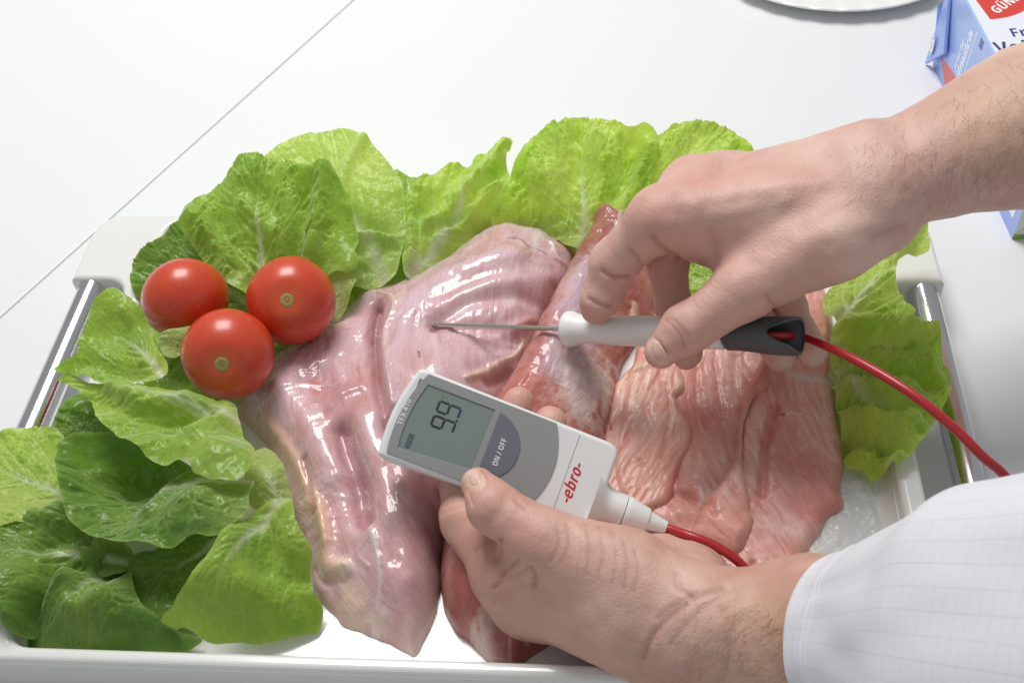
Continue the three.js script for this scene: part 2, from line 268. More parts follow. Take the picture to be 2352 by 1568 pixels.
// ---------------------------------------------------------------- tomatoes
{
  const tm = phy({ color: new THREE.Color(1, 1, 1), vertexColors: true, roughness: 0.36, clearcoat: 0.4, clearcoatRoughness: 0.2 });
  const scarMat = std({ color: col(160, 158, 96), roughness: 0.8 });
  const mk = (px, py, h, R, scar, label, seed) => {
    const p = at(px, py, h), t = thing('tomato', label, 'tomato', p, 'ripe tomatoes on the lettuce'), rnd = rng(seed);
    const g = new THREE.SphereGeometry(R, 128, 96), P = g.attributes.position, C = [];
    const dir = scar.clone().normalize();
    for (let i = 0; i < P.count; i++) {
      const v = V(P.getX(i), P.getY(i), P.getZ(i)), n = v.clone().normalize(), c = n.y;   // own axis is y before turning
      const dip = 0.085 * Math.exp(-(((1 - c) / 0.075) ** 1.4)), a = Math.atan2(n.z, n.x);
      const r = R * (1 + 0.028 * (1 - c * c) - 0.05 * c * c - dip + 0.012 * Math.cos(a * 5 + seed) * (1 - c * c) * 0.4 + 0.012 * noise(n.x * 1.4 + seed, n.y * 1.4, n.z * 1.4));
      v.copy(n).multiplyScalar(r); P.setXYZ(i, v.x, v.y, v.z);
      const k = smooth(0.86, 1, c), m = 0.5 + 0.5 * fbm(n.x * 3 + seed, n.y * 3, n.z * 3, 3), speck = noise(n.x * 90, n.y * 90, n.z * 90) > 0.8 ? 0.05 : 0;
      C.push(lerp(0.60, 0.68, k * 0.6 + m * 0.3) + speck, lerp(0.05, 0.105, k * 0.8 + m * 0.3) + speck, lerp(0.016, 0.02, k) + speck * 0.5);
    }
    g.setAttribute('color', new THREE.Float32BufferAttribute(C, 3)); g.computeVertexNormals();
    const q = new THREE.Quaternion().setFromUnitVectors(V(0, 1, 0), dir); g.applyQuaternion(q);
    part('flesh', g, tm, t);
    const top = R * (1 - 0.05 - 0.085);
    const pr = [[0, 0.0002], [0.0006, 0.0005], [0.0009, 0.0001], [0.0018, 0.0004], [0.0026, 0.0004], [0.0033, 0.0001], [0.0038, -0.0008]].map(([r, y]) => new THREE.Vector2(r * 1.2, y));
    const sg = new THREE.LatheGeometry(pr, 28), SP = sg.attributes.position;
    for (let i = 0; i < SP.count; i++) { const x = SP.getX(i), z = SP.getZ(i), a = Math.atan2(z, x), f = 1 + 0.04 * Math.sin(a * 7 + seed); SP.setX(i, x * f); SP.setZ(i, z * f); }
    sg.computeVertexNormals(); sg.translate(0, top - 0.0001, 0); sg.applyQuaternion(q);
    part('stem_scar', sg, scarMat, t);
  };
  mk(425, 687, 0.057, 0.0246, V(0.35, -0.2, 0.6), 'leftmost ripe tomato, its stem scar turned out of sight', 3);
  mk(668, 690, 0.055, 0.0252, V(0.19, 0.78, 0.72), 'ripe tomato nearest the poultry and farthest back, stem scar in its centre', 8);
  mk(524, 813, 0.056, 0.0250, V(0.17, 0.58, 0.85), 'front ripe tomato with its stem scar low on the side', 15);
}

// ---------------------------------------------------------------- raw meat
// fine tissue: long fibres along u, wrapping at the tile edge (tile 32 mm)
function wrapNoise(u, v, fu, fv, seed) { const U = u * fu, W = v * fv, X = Math.floor(U), Y = Math.floor(W), p = U - X, q = W - Y, P = p * p * (3 - 2 * p), Q = q * q * (3 - 2 * q), w = (x, y) => hash(((x % fu) + fu) % fu, ((y % fv) + fv) % fv, seed); return lerp(lerp(w(X, Y), w(X + 1, Y), P), lerp(w(X, Y + 1), w(X + 1, Y + 1), P), Q); }
const tissueBump = noiseTex(512, (u, v) => 0.5 + 0.2 * wrapNoise(u, v, 5, 44, 1) + 0.14 * wrapNoise(u, v, 9, 90, 2) + 0.16 * wrapNoise(u, v, 26, 40, 3) + 0.1 * wrapNoise(u, v, 70, 90, 4) - 0.12 * Math.max(0, wrapNoise(u, v, 14, 30, 5)) ** 2);
const tissueTone = noiseTex(512, (u, v) => 0.94 + 0.04 * wrapNoise(u, v, 5, 44, 1) + 0.035 * wrapNoise(u, v, 8, 100, 2) + 0.04 * wrapNoise(u, v, 40, 60, 6));
// an outline with a domed, sculpted top: strokes raise, sink and colour it
function meat(name, spec, parentLabel, category, step = 0.0007) {
  const outline = closedCurve(spec.o.map(([x, y, h]) => { const p = at(x, y, (h ?? spec.edge ?? 14) / 1000); return [p.x, 0, p.z]; }));
  const sd = sdPoly(outline), box = boxOf(outline), mid = [(box[0] + box[2]) / 2, (box[1] + box[3]) / 2], base = spec.base ?? (() => FLOOR - 0.001);
  const swell = spec.swell ? thinPlate(spec.swell.map(([x, y, h0]) => { const h = h0 * (spec.k ?? 1); const p = at(x, y, 0.02 + h / 2000); return [p.x, p.z, h / 1000]; }), 1e-3) : () => spec.H / 1000;
  const R = spec.R / 1000, dome = (x, z, s) => { const t = clamp(s / R); return Math.max(base(x, z), FLOOR - 0.001) + Math.max(0.004, swell(x, z)) * (1 - (1 - t) ** (spec.pow ?? 2)) ** 0.5; };
  const land = (px, py) => { let h = 0.03, p; for (let i = 0; i < 24; i++) { p = at(px, py, h); const s = sd(p.x, p.z); h = lerp(h, s > 0 ? dome(p.x, p.z, s) : FLOOR + 0.01, 0.5); } return p; };
  const rnd = rng(spec.seed * 77), strands = [];
  for (let i = 0; i < (spec.strands ?? 0); i++) {
    const [a, , bend = 0] = spec.fibre(), c0 = Math.cos(a), q0 = Math.sin(a), px = lerp(box[0], box[2], rnd()), pz = lerp(box[1], box[3], rnd()); if (sd(px, pz) < 0.003) continue;
    const X = px - mid[0], Y = pz - mid[1], u = X * c0 + Y * q0, v = -X * q0 + Y * c0 + bend * u * u, L = 0.004 + 0.016 * rnd(), q = [];
    for (let k = 0; k <= 4; k++) { const uu = u + (k / 4 - 0.5) * L, vv = v - bend * uu * uu + 0.0012 * noise(uu * 120, i); q.push(V(mid[0] + uu * c0 - vv * q0, 0, mid[1] + uu * q0 + vv * c0)); }
    const up = rnd() < 0.35, w = 0.0005 + 0.0008 * rnd(), wc = w * 0.9, far = w * 2.6;
    strands.push({ q, w, wc, far, d: (up ? 0.0003 : -0.0005) * (0.5 + rnd()) * (spec.strandDepth ?? 1), c: up ? spec.col2.map((t) => Math.min(1, t * 1.12)) : spec.col.map((t, j) => t * [0.9, 0.74, 0.72][j]), a: 0.25 + 0.3 * rnd(), rag: 0.3, box: [Math.min(...q.map((t) => t.x)) - far, Math.max(...q.map((t) => t.x)) + far, Math.min(...q.map((t) => t.z)) - far, Math.max(...q.map((t) => t.z)) + far] });
  }
  const marks = strands.concat((spec.marks ?? []).map((m) => {
    const p = m.p.map(([x, y]) => land(x, y)), q = p.length > 2 ? new THREE.CatmullRomCurve3(p, false, 'centripetal').getPoints(p.length * 5) : p, w = m.w / 1000, wc = (m.wc ?? m.w) / 1000, far = Math.max(w, m.c ? wc : 0) * 2.6;
    return { ...m, q, w, wc, d: (m.d ?? 0) / 1000, far, box: [Math.min(...q.map((a) => a.x)) - far, Math.max(...q.map((a) => a.x)) + far, Math.min(...q.map((a) => a.z)) - far, Math.max(...q.map((a) => a.z)) + far] };
  }));
  const dist = (m, x, z) => {
    if (x < m.box[0] || x > m.box[1] || z < m.box[2] || z > m.box[3]) return 1;
    let d = 1; const q = m.q;
    if (q.length === 1) return Math.hypot(x - q[0].x, z - q[0].z);
    for (let i = 1; i < q.length; i++) { const ex = q[i].x - q[i - 1].x, ez = q[i].z - q[i - 1].z, t = clamp(((x - q[i - 1].x) * ex + (z - q[i - 1].z) * ez) / (ex * ex + ez * ez + 1e-12)), e = (x - q[i - 1].x - ex * t) ** 2 + (z - q[i - 1].z - ez * t) ** 2; if (e < d) d = e; }
    return Math.sqrt(d);
  };
  const fib = spec.fibre;   // (x, z) -> [angle, strength]
  const fine = (x, z) => {
    const [a, k, bend = 0] = fib(x, z), c = Math.cos(a), q = Math.sin(a), X = x - mid[0], Y = z - mid[1], u = X * c + Y * q, wob = noise(u * 40, X * 60, 3) * 0.6;
    const v = -X * q + Y * c + bend * u * u + 0.007 * noise(x * 22, z * 22, spec.seed + 40) + 0.002 * noise(x * 80, z * 80, spec.seed + 41);
    const f1 = noise(u * 38 + 7, v * 520 + wob, spec.seed), f2 = noise(u * 70, v * 1100 + wob * 2, spec.seed + 9), lump = fbm(u * 60, v * 130, spec.seed + 4, 3);
    return [f1, f2, lump, k, u, v];
  };
  const wet = spec.wet ?? 1;
  const h = (x, z, s) => {
    let y = dome(x, z, s), e = smooth(0, 0.006, s); const [f1, f2, lump, k, u, v] = fine(x, z);
    for (const m of marks) { const d = dist(m, x, z); if (d < m.far) { const nb = m.rag ? 1 + m.rag * fbm(x * 260, z * 260, 5, 2) : 1; y += m.d * Math.exp(-((d / (m.w * nb)) ** 2)) * e; } }
    const patch = smooth(-0.25, 0.5, noise(x * 34, z * 34, spec.seed + 60)); y += e * (spec.lump ?? 0.0012) * lump + e * k * (0.00022 * f1 + 0.00008 * f2) * (0.35 + patch) + e * wet * (0.25 + patch) * (0.00045 * noise(x * 150, z * 150, spec.seed + 2) + 0.00016 * noise(x * 400, z * 400, spec.seed + 12) + (spec.wrinkle ?? 0.0003) * (1 - Math.abs(noise(u * 210, v * 90, spec.seed + 3))) ** 3 + 0.0002 * noise(u * 420, v * 260, spec.seed + 5)) + wet * 0.00004 * noise(x * 620, z * 620, 8);
    return Math.max(y, FLOOR - 0.002);
  };
  const shade = (x, z, s) => {
    const [f1, f2, lump, k] = fine(x, z), big = fbm(x * 28, z * 28, spec.seed + 11, 3);
    let c = spec.col.map((a, i) => lerp(a, spec.col2[i], clamp(0.5 + big * 1.5 + lump * 0.5 + 0.25 * noise(x * 210, z * 210, spec.seed + 70))));
    const st = Math.min(k, 1.2) * (0.10 * f1 + 0.09 * f2); c = c.map((a, i) => a * (1 + st * (i ? 1.15 : 0.6)));
    const rim = 1 - smooth(0, 0.009, s); if (spec.rim) c = c.map((a, i) => lerp(a, spec.rim[i], rim * 0.55));
    for (const m of marks) if (m.c) { const d = dist(m, x, z), nb = 1 + (m.rag ?? 0.35) * 1.4 * fbm(x * 300, z * 300, 21, 3); const t = Math.exp(-((d / (m.wc * Math.max(0.2, nb))) ** 4)) * (m.a ?? 0.8); if (t > 0.002) c = c.map((a, i) => lerp(a, m.c[i], t)); }
    return c;
  };
  const g = sheet((x, z) => sd(x, z) + 0.0006 * noise(x * 180, z * 180, spec.seed + 30), box, step, h, shade, (x, z) => { const f = fine(x, z); return [f[4] / 0.032, f[5] / 0.032]; });
  const b = V((box[0] + box[2]) / 2, FLOOR, (box[1] + box[3]) / 2);
  const mat = phy({ vertexColors: true, roughness: spec.rough ?? 0.42, clearcoat: spec.coat ?? 0.9, clearcoatRoughness: spec.coatRough ?? 0.09, ior: 1.42, map: tissueTone, bumpMap: tissueBump, bumpScale: spec.bump ?? 0.00022 });
  const t = thing(name, parentLabel, category, b);
  part('flesh', centre(g, b), mat, t);
  const full = (px, py) => { let q = 0.03, p; for (let i = 0; i < 30; i++) { p = at(px, py, q); q = lerp(q, h(p.x, p.z, sd(p.x, p.z)), 0.5); } return p; };
  return { t, sd, full, h: (x, z) => { const s = sd(x, z); return s > 0 ? dome(x, z, s) : FLOOR; }, b, land };
}
const CREAM = srgb(226, 196, 172), WHITE = srgb(232, 218, 212), LILAC = srgb(196, 168, 184), RED = srgb(168, 62, 58), DEEP = srgb(120, 44, 48);
const poultry = meat('raw_poultry', {
  seed: 3, edge: 16, R: 34, H: 26, lump: 0.0009, strands: 120, strandDepth: 0.4, rim: srgb(218, 176, 168), col: srgb(212, 162, 162), col2: srgb(224, 190, 197), coat: 0.85, coatRough: 0.1, rough: 0.42, wet: 0.85,
  fibre: () => [1.32, 0.7, 2.2],
  o: [[538, 942, 14], [576, 882, 14], [612, 839, 14], [647, 814, 14], [701, 775, 14], [744, 736, 17], [794, 693, 20], [818, 664, 20], [852, 650, 20], [916, 642, 20], [977, 617, 20], [1031, 585, 20], [1067, 556, 20], [1120, 521, 20], [1156, 503, 20], [1203, 498, 26], [1249, 506, 26], [1289, 531, 24], [1322, 562, 20], [1315, 620, 16], [1292, 671, 14], [1262, 718, 13], [1232, 793, 13], [1200, 847, 13], [1175, 900, 13], [1130, 975, 13], [1085, 1065, 13], [1040, 1150, 13], [1024, 1230, 13], [1016, 1310, 13], [1010, 1377, 12], [995, 1430, 11], [972, 1478, 11], [950, 1509, 11], [930, 1499, 11], [859, 1463, 11], [785, 1435, 12], [760, 1406, 12], [727, 1369, 12], [707, 1315, 13], [694, 1245, 14], [669, 1179, 15], [653, 1113, 13], [632, 1059, 13], [606, 1014, 13], [574, 982, 13], [546, 955, 13]],
  swell: [[600, 920, 22], [700, 850, 26], [760, 760, 24], [850, 690, 22], [980, 660, 28], [1150, 560, 30], [1270, 560, 24], [1240, 680, 31], [1100, 760, 29], [1180, 770, 26], [1030, 760, 31], [1000, 850, 39], [940, 900, 38], [1140, 860, 28], [860, 800, 24], [760, 960, 28], [860, 1000, 34], [960, 1050, 38], [900, 1200, 34], [820, 1150, 24], [760, 1200, 22], [930, 1350, 30], [980, 1250, 34], [850, 1350, 24], [780, 1380, 16], [900, 1450, 18], [960, 1480, 12], [680, 1100, 20], [660, 990, 24]],
  marks: [
    { p: [[868, 700], [858, 750], [862, 830], [872, 900], [885, 950], [892, 990]], w: 3.6, d: -8, c: srgb(140, 70, 76), wc: 2.4, a: 0.6 },
    { p: [[872, 672], [905, 690], [893, 740], [880, 775], [884, 830], [893, 880], [902, 940]], w: 2.6, d: 2.6, rag: 0.8, c: CREAM, wc: 3, a: 0.35 },
    { p: [[1180, 590], [1060, 630], [985, 670], [935, 730], [912, 800], [898, 880], [900, 930]], w: 10, d: 6, c: srgb(226, 194, 204), wc: 7, a: 0.5 },
    { p: [[955, 700], [990, 660], [1040, 640]], w: 5, d: -2 },
    { p: [[998, 738], [1030, 724], [1070, 700], [1150, 680], [1220, 690]], w: 4.5, d: -3.5 },
    { p: [[1000, 747], [1060, 749], [1130, 751]], w: 5, d: -4 }, { p: [[993, 746]], w: 3.5, d: 0, c: srgb(150, 84, 90), wc: 3, a: 0.6 },
    { p: [[1012, 712], [1090, 676], [1190, 652], [1260, 660]], w: 8, d: 4 },
    { p: [[1030, 770], [1110, 790], [1190, 790]], w: 6, d: -3 },
    { p: [[1075, 872], [1120, 856], [1160, 832], [1190, 812], [1206, 790]], w: 2.2, d: 2.6, rag: 0.9, c: CREAM, wc: 2.6, a: 0.7 },
    { p: [[1120, 880], [1150, 870], [1180, 860]], w: 2.5, d: -2.5, c: srgb(180, 110, 100), wc: 3, a: 0.5 },
    { p: [[1178, 548], [1195, 552], [1212, 566], [1240, 575], [1255, 584]], w: 0.6, d: 0.2, c: srgb(130, 70, 110), wc: 0.55, a: 0.85, rag: 0.2 },
    { p: [[1165, 548], [1185, 545]], w: 0.6, d: 0.1, c: srgb(90, 80, 130), wc: 0.5, a: 0.8, rag: 0.2 },
    { p: [[1245, 508], [1240, 540], [1228, 570]], w: 3, d: 0.6, c: WHITE, wc: 3.5, a: 0.5 },
    { p: [[1270, 560], [1280, 590], [1300, 610]], w: 2, d: 2, rag: 1, c: WHITE, wc: 2.2, a: 0.7 },
    { p: [[1275, 545], [1300, 560]], w: 5, d: -1.2, c: srgb(190, 110, 100), wc: 5, a: 0.55, rag: 0.8 },
    { p: [[1180, 760], [1215, 740], [1250, 735]], w: 2.5, d: 2.4, c: srgb(200, 130, 120), wc: 3, a: 0.4 },
    { p: [[962, 806], [964, 820]], w: 1, d: -0.8, c: srgb(150, 60, 70), wc: 0.7, a: 0.8 },
    // left lobe
    { p: [[782, 985], [800, 1040], [818, 1095], [832, 1150], [838, 1190]], w: 5.5, d: -8.5, c: srgb(160, 104, 118), wc: 5, a: 0.5 },
    { p: [[790, 915], [820, 960], [850, 1030], [885, 1100], [905, 1180]], w: 9, d: 4.5 },
    { p: [[760, 935], [785, 910], [830, 890]], w: 3, d: 1.8 },
    { p: [[640, 900], [680, 960], [720, 1030], [760, 1100]], w: 10, d: 4 },
    { p: [[720, 860], [760, 900], [800, 930]], w: 9, d: -3, c: srgb(200, 140, 146), wc: 10, a: 0.5 },
    { p: [[600, 930], [640, 900], [700, 880], [760, 880]], w: 2, d: 0.8, rag: 0.8, c: srgb(222, 196, 204), wc: 1.4, a: 0.4 },
    { p: [[720, 870], [725, 890]], w: 3, d: 0, c: srgb(204, 108, 96), wc: 3.4, a: 0.55 },
    { p: [[600, 965], [640, 1010], [668, 1050], [695, 1100], [722, 1150], [742, 1200], [752, 1250]], w: 3.4, d: 3.2, rag: 0.25, c: srgb(232, 190, 164), wc: 4.2, a: 0.8 },
    { p: [[712, 1160], [733, 1190], [742, 1230], [745, 1270], [752, 1300], [775, 1312], [790, 1305]], w: 4.2, d: 3.6, rag: 0.2, c: srgb(236, 194, 170), wc: 4.6, a: 0.85 },
    { p: [[785, 1303], [795, 1308]], w: 3.2, d: 1.6, rag: 0.6, c: srgb(240, 212, 190), wc: 4.4, a: 0.9 },
    { p: [[700, 1060], [715, 1130], [725, 1180]], w: 2.4, d: -2.2, c: srgb(170, 104, 104), wc: 2, a: 0.4 },
    { p: [[725, 1310], [745, 1335], [790, 1330]], w: 2.4, d: -2.4 },
    { p: [[850, 1200], [865, 1270], [872, 1330], [868, 1400]], w: 1.6, d: 1.2, rag: 0.9, c: WHITE, wc: 1.7, a: 0.7 },
    { p: [[800, 1390], [815, 1410]], w: 6, d: 1.6, rag: 0.6, c: srgb(232, 202, 176), wc: 8, a: 0.8 },
    { p: [[850, 1455], [868, 1440], [880, 1432]], w: 4, d: 2.2, rag: 0.8, c: srgb(238, 220, 204), wc: 5, a: 0.85 },
    { p: [[945, 1500], [950, 1470], [945, 1440]], w: 5, d: 1, c: srgb(234, 206, 200), wc: 6, a: 0.7 },
    { p: [[985, 1340], [995, 1380], [980, 1420]], w: 6, d: 0, c: srgb(228, 200, 190), wc: 8, a: 0.5 },
    { p: [[900, 1420], [915, 1350], [925, 1280]], w: 8, d: 0, c: srgb(212, 160, 160), wc: 9, a: 0.5 },
    { p: [[838, 1190], [845, 1230], [820, 1270], [845, 1300]], w: 1.5, d: 0.9, rag: 1.2 },
    { p: [[940, 1080], [955, 1160], [965, 1250], [950, 1330]], w: 7, d: 2.4 },
    { p: [[890, 1080], [902, 1180], [905, 1280]], w: 3, d: -1.2 },
  ],
}, 'large glossy pale pink raw poultry piece beside the tomatoes, pierced by the probe', 'raw poultry');
const loin = meat('raw_tenderloin', {
  seed: 14, bump: 0.0003, edge: 18, R: 26, H: 36, lump: 0.0013, strands: 110, rim: srgb(150, 80, 74), col: srgb(186, 110, 100), col2: srgb(210, 148, 138), coat: 0.75, coatRough: 0.13, rough: 0.45,
  fibre: () => [2.0, 0.8],
  o: [[1352, 492, 32], [1372, 470, 34], [1425, 470, 34], [1472, 492, 28], [1516, 560, 20], [1522, 650, 16], [1492, 745, 14], [1432, 830, 14], [1420, 900, 14], [1405, 1000, 14], [1370, 1130, 13], [1330, 1280, 12], [1285, 1430, 11], [1262, 1478, 11], [1222, 1508, 11], [1190, 1527, 11], [1130, 1522, 12], [1085, 1482, 13], [1034, 1425, 16], [1010, 1350, 20], [1012, 1270, 22], [1030, 1180, 22], [1070, 1080, 22], [1120, 970, 22], [1165, 890, 24], [1196, 830, 26], [1236, 740, 28], [1286, 640, 30], [1318, 572, 32], [1342, 520, 34]],
  swell: [[1410, 500, 38], [1380, 620, 38], [1330, 750, 40], [1290, 900, 38], [1230, 1100, 34], [1130, 1280, 32], [1080, 1380, 30], [1180, 1480, 20], [1430, 700, 26], [1240, 1400, 20], [1110, 1440, 24]],
  marks: [
    { p: [[1395, 490], [1370, 540], [1345, 590]], w: 10, d: 0, c: srgb(150, 74, 66), wc: 14, a: 0.75, rag: 0.5 },
    { p: [[1432, 490], [1420, 520], [1395, 560]], w: 2, d: 1.2, c: WHITE, wc: 2, a: 0.5, rag: 1 },
    { p: [[1370, 610], [1340, 680], [1300, 760], [1280, 840]], w: 12, d: 1, c: srgb(206, 180, 192), wc: 14, a: 0.85, rag: 0.5 },
    { p: [[1350, 850], [1335, 890], [1320, 930]], w: 12, d: 1, c: srgb(222, 206, 198), wc: 13, a: 0.85, rag: 0.7 },
    { p: [[1335, 830], [1340, 880]], w: 6, d: 0, c: srgb(176, 146, 164), wc: 7, a: 0.6, rag: 0.6 },
    { p: [[1395, 830], [1398, 880], [1385, 950]], w: 2.4, d: 0.8, c: WHITE, wc: 2.4, a: 0.6, rag: 1 },
    { p: [[1400, 700], [1395, 780], [1385, 850]], w: 3, d: -1.2 },
    { p: [[1260, 740], [1225, 810], [1190, 880]], w: 6, d: 0, c: srgb(190, 108, 100), wc: 8, a: 0.7, rag: 0.5 },
    { p: [[1230, 870], [1260, 910], [1290, 960]], w: 7, d: 0, c: srgb(196, 120, 108), wc: 9, a: 0.6 },
    { p: [[1450, 560], [1440, 640], [1445, 720]], w: 4, d: -1.5, c: srgb(160, 84, 76), wc: 8, a: 0.6 },
    { p: [[1460, 700], [1450, 740]], w: 2, d: 1.4, c: CREAM, wc: 2.2, a: 0.7, rag: 0.8 },
    { p: [[1040, 1250], [1028, 1310], [1022, 1360], [1030, 1410]], w: 3, d: 1.4, c: srgb(216, 176, 160), wc: 3, a: 0.65, rag: 0.9 },
    { p: [[1050, 1200], [1065, 1260], [1085, 1290]], w: 2, d: 0.9, c: srgb(214, 176, 160), wc: 1.4, a: 0.55, rag: 1 },
    { p: [[1070, 1330], [1090, 1380], [1100, 1420]], w: 14, d: 0, c: srgb(172, 88, 74), wc: 16, a: 0.6 },
    { p: [[1132, 1395], [1118, 1440], [1105, 1480], [1125, 1515]], w: 5, d: 1.8, c: srgb(226, 200, 190), wc: 6, a: 0.8, rag: 0.8 },
    { p: [[1170, 1420], [1180, 1470], [1180, 1510]], w: 8, d: 1, c: srgb(146, 62, 60), wc: 11, a: 0.7 },
    { p: [[1150, 1410], [1145, 1460]], w: 2.5, d: -1.6 },
    { p: [[1215, 1440], [1208, 1465], [1212, 1480]], w: 1.6, d: 1.8, c: WHITE, wc: 1.6, a: 0.75, rag: 1 },
    { p: [[1240, 1430], [1215, 1490]], w: 6, d: 0, c: srgb(176, 92, 80), wc: 8, a: 0.6 },
    { p: [[1172, 1470], [1170, 1515]], w: 0.8, d: 0.2, c: srgb(210, 160, 150), wc: 0.8, a: 0.6 },
  ],
}, 'dark red raw tenderloin with white sinew lying under the digital thermometer', 'raw tenderloin');
const cutFib = () => [1.35, 1.0, 2.5];
const cutCol = { k: 0.85, bump: 0.00022, col: srgb(222, 150, 138), col2: srgb(234, 188, 178), rim: srgb(218, 164, 144), rough: 0.5, coat: 0.28, coatRough: 0.16, lump: 0.0007, wet: 0.6, wrinkle: 0.0001, strands: 170, strandDepth: 0.7 };
const c3 = meat('raw_cutlet', {
  ...cutCol, seed: 31, edge: 14, R: 8, H: 15, fibre: cutFib,
  o: [[1745, 840], [1755, 740, 18], [1785, 680, 20], [1840, 645, 22], [1892, 645, 22], [1915, 715, 20], [1921, 770, 18], [1912, 815, 17], [1919, 861, 16], [1923, 931], [1932, 992], [1941, 1058], [1933, 1123], [1938, 1158], [1902, 1193], [1884, 1222], [1867, 1250], [1847, 1290], [1850, 1330], [1800, 1375], [1700, 1385], [1610, 1360], [1560, 1300], [1600, 1200], [1680, 1080], [1700, 960]],
  swell: [[1880, 720, 18], [1800, 900, 22], [1780, 1050, 20], [1900, 1000, 16], [1760, 1200, 15], [1700, 1320, 13], [1840, 1250, 12], [1620, 1300, 10]],
  marks: [
    { p: [[1820, 858], [1860, 864], [1900, 872], [1915, 862]], w: 2.6, d: -1.6, c: WHITE, wc: 2.4, a: 0.75, rag: 0.8 },
    { p: [[1890, 840], [1905, 850]], w: 3, d: 1.2, c: CREAM, wc: 3, a: 0.6 },
    { p: [[1785, 930], [1765, 990], [1755, 1060], [1752, 1130]], w: 3, d: -2.4, c: srgb(196, 104, 96), wc: 3.4, a: 0.55 },
    { p: [[1800, 1000], [1830, 1080], [1850, 1150]], w: 9, d: -1.5, c: srgb(200, 106, 98), wc: 12, a: 0.5 },
    { p: [[1880, 1070], [1900, 1110], [1890, 1150]], w: 8, d: 0, c: srgb(206, 120, 108), wc: 11, a: 0.5 },
    { p: [[1808, 950], [1822, 946], [1830, 952], [1845, 950]], w: 0.8, d: 0.5, c: srgb(232, 206, 160), wc: 0.7, a: 0.9, rag: 0.2 },
    { p: [[1800, 949]], w: 1.2, d: -1, c: srgb(120, 30, 30), wc: 0.8, a: 0.9, rag: 0.2 },
    { p: [[1740, 1180], [1775, 1195], [1800, 1210]], w: 2.5, d: -0.6, c: srgb(240, 196, 184), wc: 2, a: 0.5, rag: 1 },
    { p: [[1785, 1330], [1800, 1305], [1830, 1290], [1850, 1290]], w: 2, d: -1.6, c: srgb(232, 190, 178), wc: 2, a: 0.6 },
    { p: [[1820, 1320]], w: 6, d: 2, c: srgb(206, 116, 110), wc: 7, a: 0.6 },
    { p: [[1900, 720], [1880, 780], [1890, 830]], w: 10, d: 0, c: srgb(206, 128, 108), wc: 12, a: 0.6 },
    { p: [[1730, 1290], [1720, 1330]], w: 2, d: -2, c: srgb(170, 60, 60), wc: 2, a: 0.6 },
  ],
}, 'rightmost pink raw cutlet with a fat thread, its edge against the crisp lettuce', 'raw cutlet');
const c2 = meat('raw_cutlet', {
  ...cutCol, seed: 47, k: 0.7, edge: 24, R: 5, H: 9, fibre: cutFib, base: (x, z) => Math.max(FLOOR, c3.h(x, z) - 0.001),
  o: [[1470, 760], [1510, 700], [1580, 670], [1680, 680], [1750, 760], [1774, 861], [1753, 918], [1727, 931], [1709, 992], [1705, 1036], [1713, 1102], [1722, 1158], [1731, 1202], [1722, 1233], [1692, 1268], [1668, 1262], [1620, 1245], [1560, 1212], [1510, 1180], [1440, 1150], [1410, 1080], [1420, 980], [1440, 860]],
  swell: [[1650, 850, 13], [1600, 1000, 12], [1650, 1100, 10], [1560, 1150, 10], [1700, 880, 13], [1650, 1220, 8], [1460, 1050, 12], [1480, 1130, 10]],
  marks: [
    { p: [[1585, 960], [1620, 1000], [1650, 1050]], w: 5, d: -1.6 },
    { p: [[1600, 850], [1600, 920], [1625, 980]], w: 2.2, d: -1.1, c: srgb(200, 112, 100), wc: 1.6, a: 0.4 },
    { p: [[1640, 820], [1650, 900], [1662, 960]], w: 2.2, d: -1.2, c: srgb(200, 112, 100), wc: 1.6, a: 0.4 },
    { p: [[1690, 820], [1690, 900]], w: 2.4, d: -1.4 },
    { p: [[1700, 930], [1730, 915]], w: 3, d: 2.4, c: srgb(226, 160, 140), wc: 3, a: 0.5, rag: 0.8 },
    { p: [[1740, 850], [1750, 880], [1742, 900]], w: 6, d: 2.5, c: srgb(208, 116, 106), wc: 6, a: 0.5, rag: 0.8 },
    { p: [[1500, 1150], [1540, 1135], [1580, 1140], [1615, 1165], [1640, 1180]], w: 2.4, d: -2, c: srgb(196, 106, 96), wc: 2.4, a: 0.45 },
    { p: [[1560, 1125], [1600, 1125], [1640, 1150], [1680, 1175]], w: 5, d: 2 },
    { p: [[1600, 1090], [1612, 1130], [1606, 1170]], w: 1.5, d: 0.8, c: WHITE, wc: 1.3, a: 0.5, rag: 1 },
    { p: [[1560, 1180], [1600, 1185], [1650, 1205], [1700, 1225]], w: 6, d: 2.5, c: srgb(222, 158, 138), wc: 7, a: 0.5 },
    { p: [[1668, 956]], w: 1.3, d: 1, c: WHITE, wc: 1.2, a: 0.6 },
    { p: [[1650, 1175]], w: 1.3, d: 1.4, c: [0.9, 0.86, 0.8], wc: 1.1, a: 0.9, rag: 0.2 },
    { p: [[1610, 1000], [1600, 1080]], w: 5, d: 0, c: srgb(232, 176, 160), wc: 7, a: 0.5 },
  ],
}, 'middle pink raw cutlet between the other two, ragged flap at its near end', 'raw cutlet');
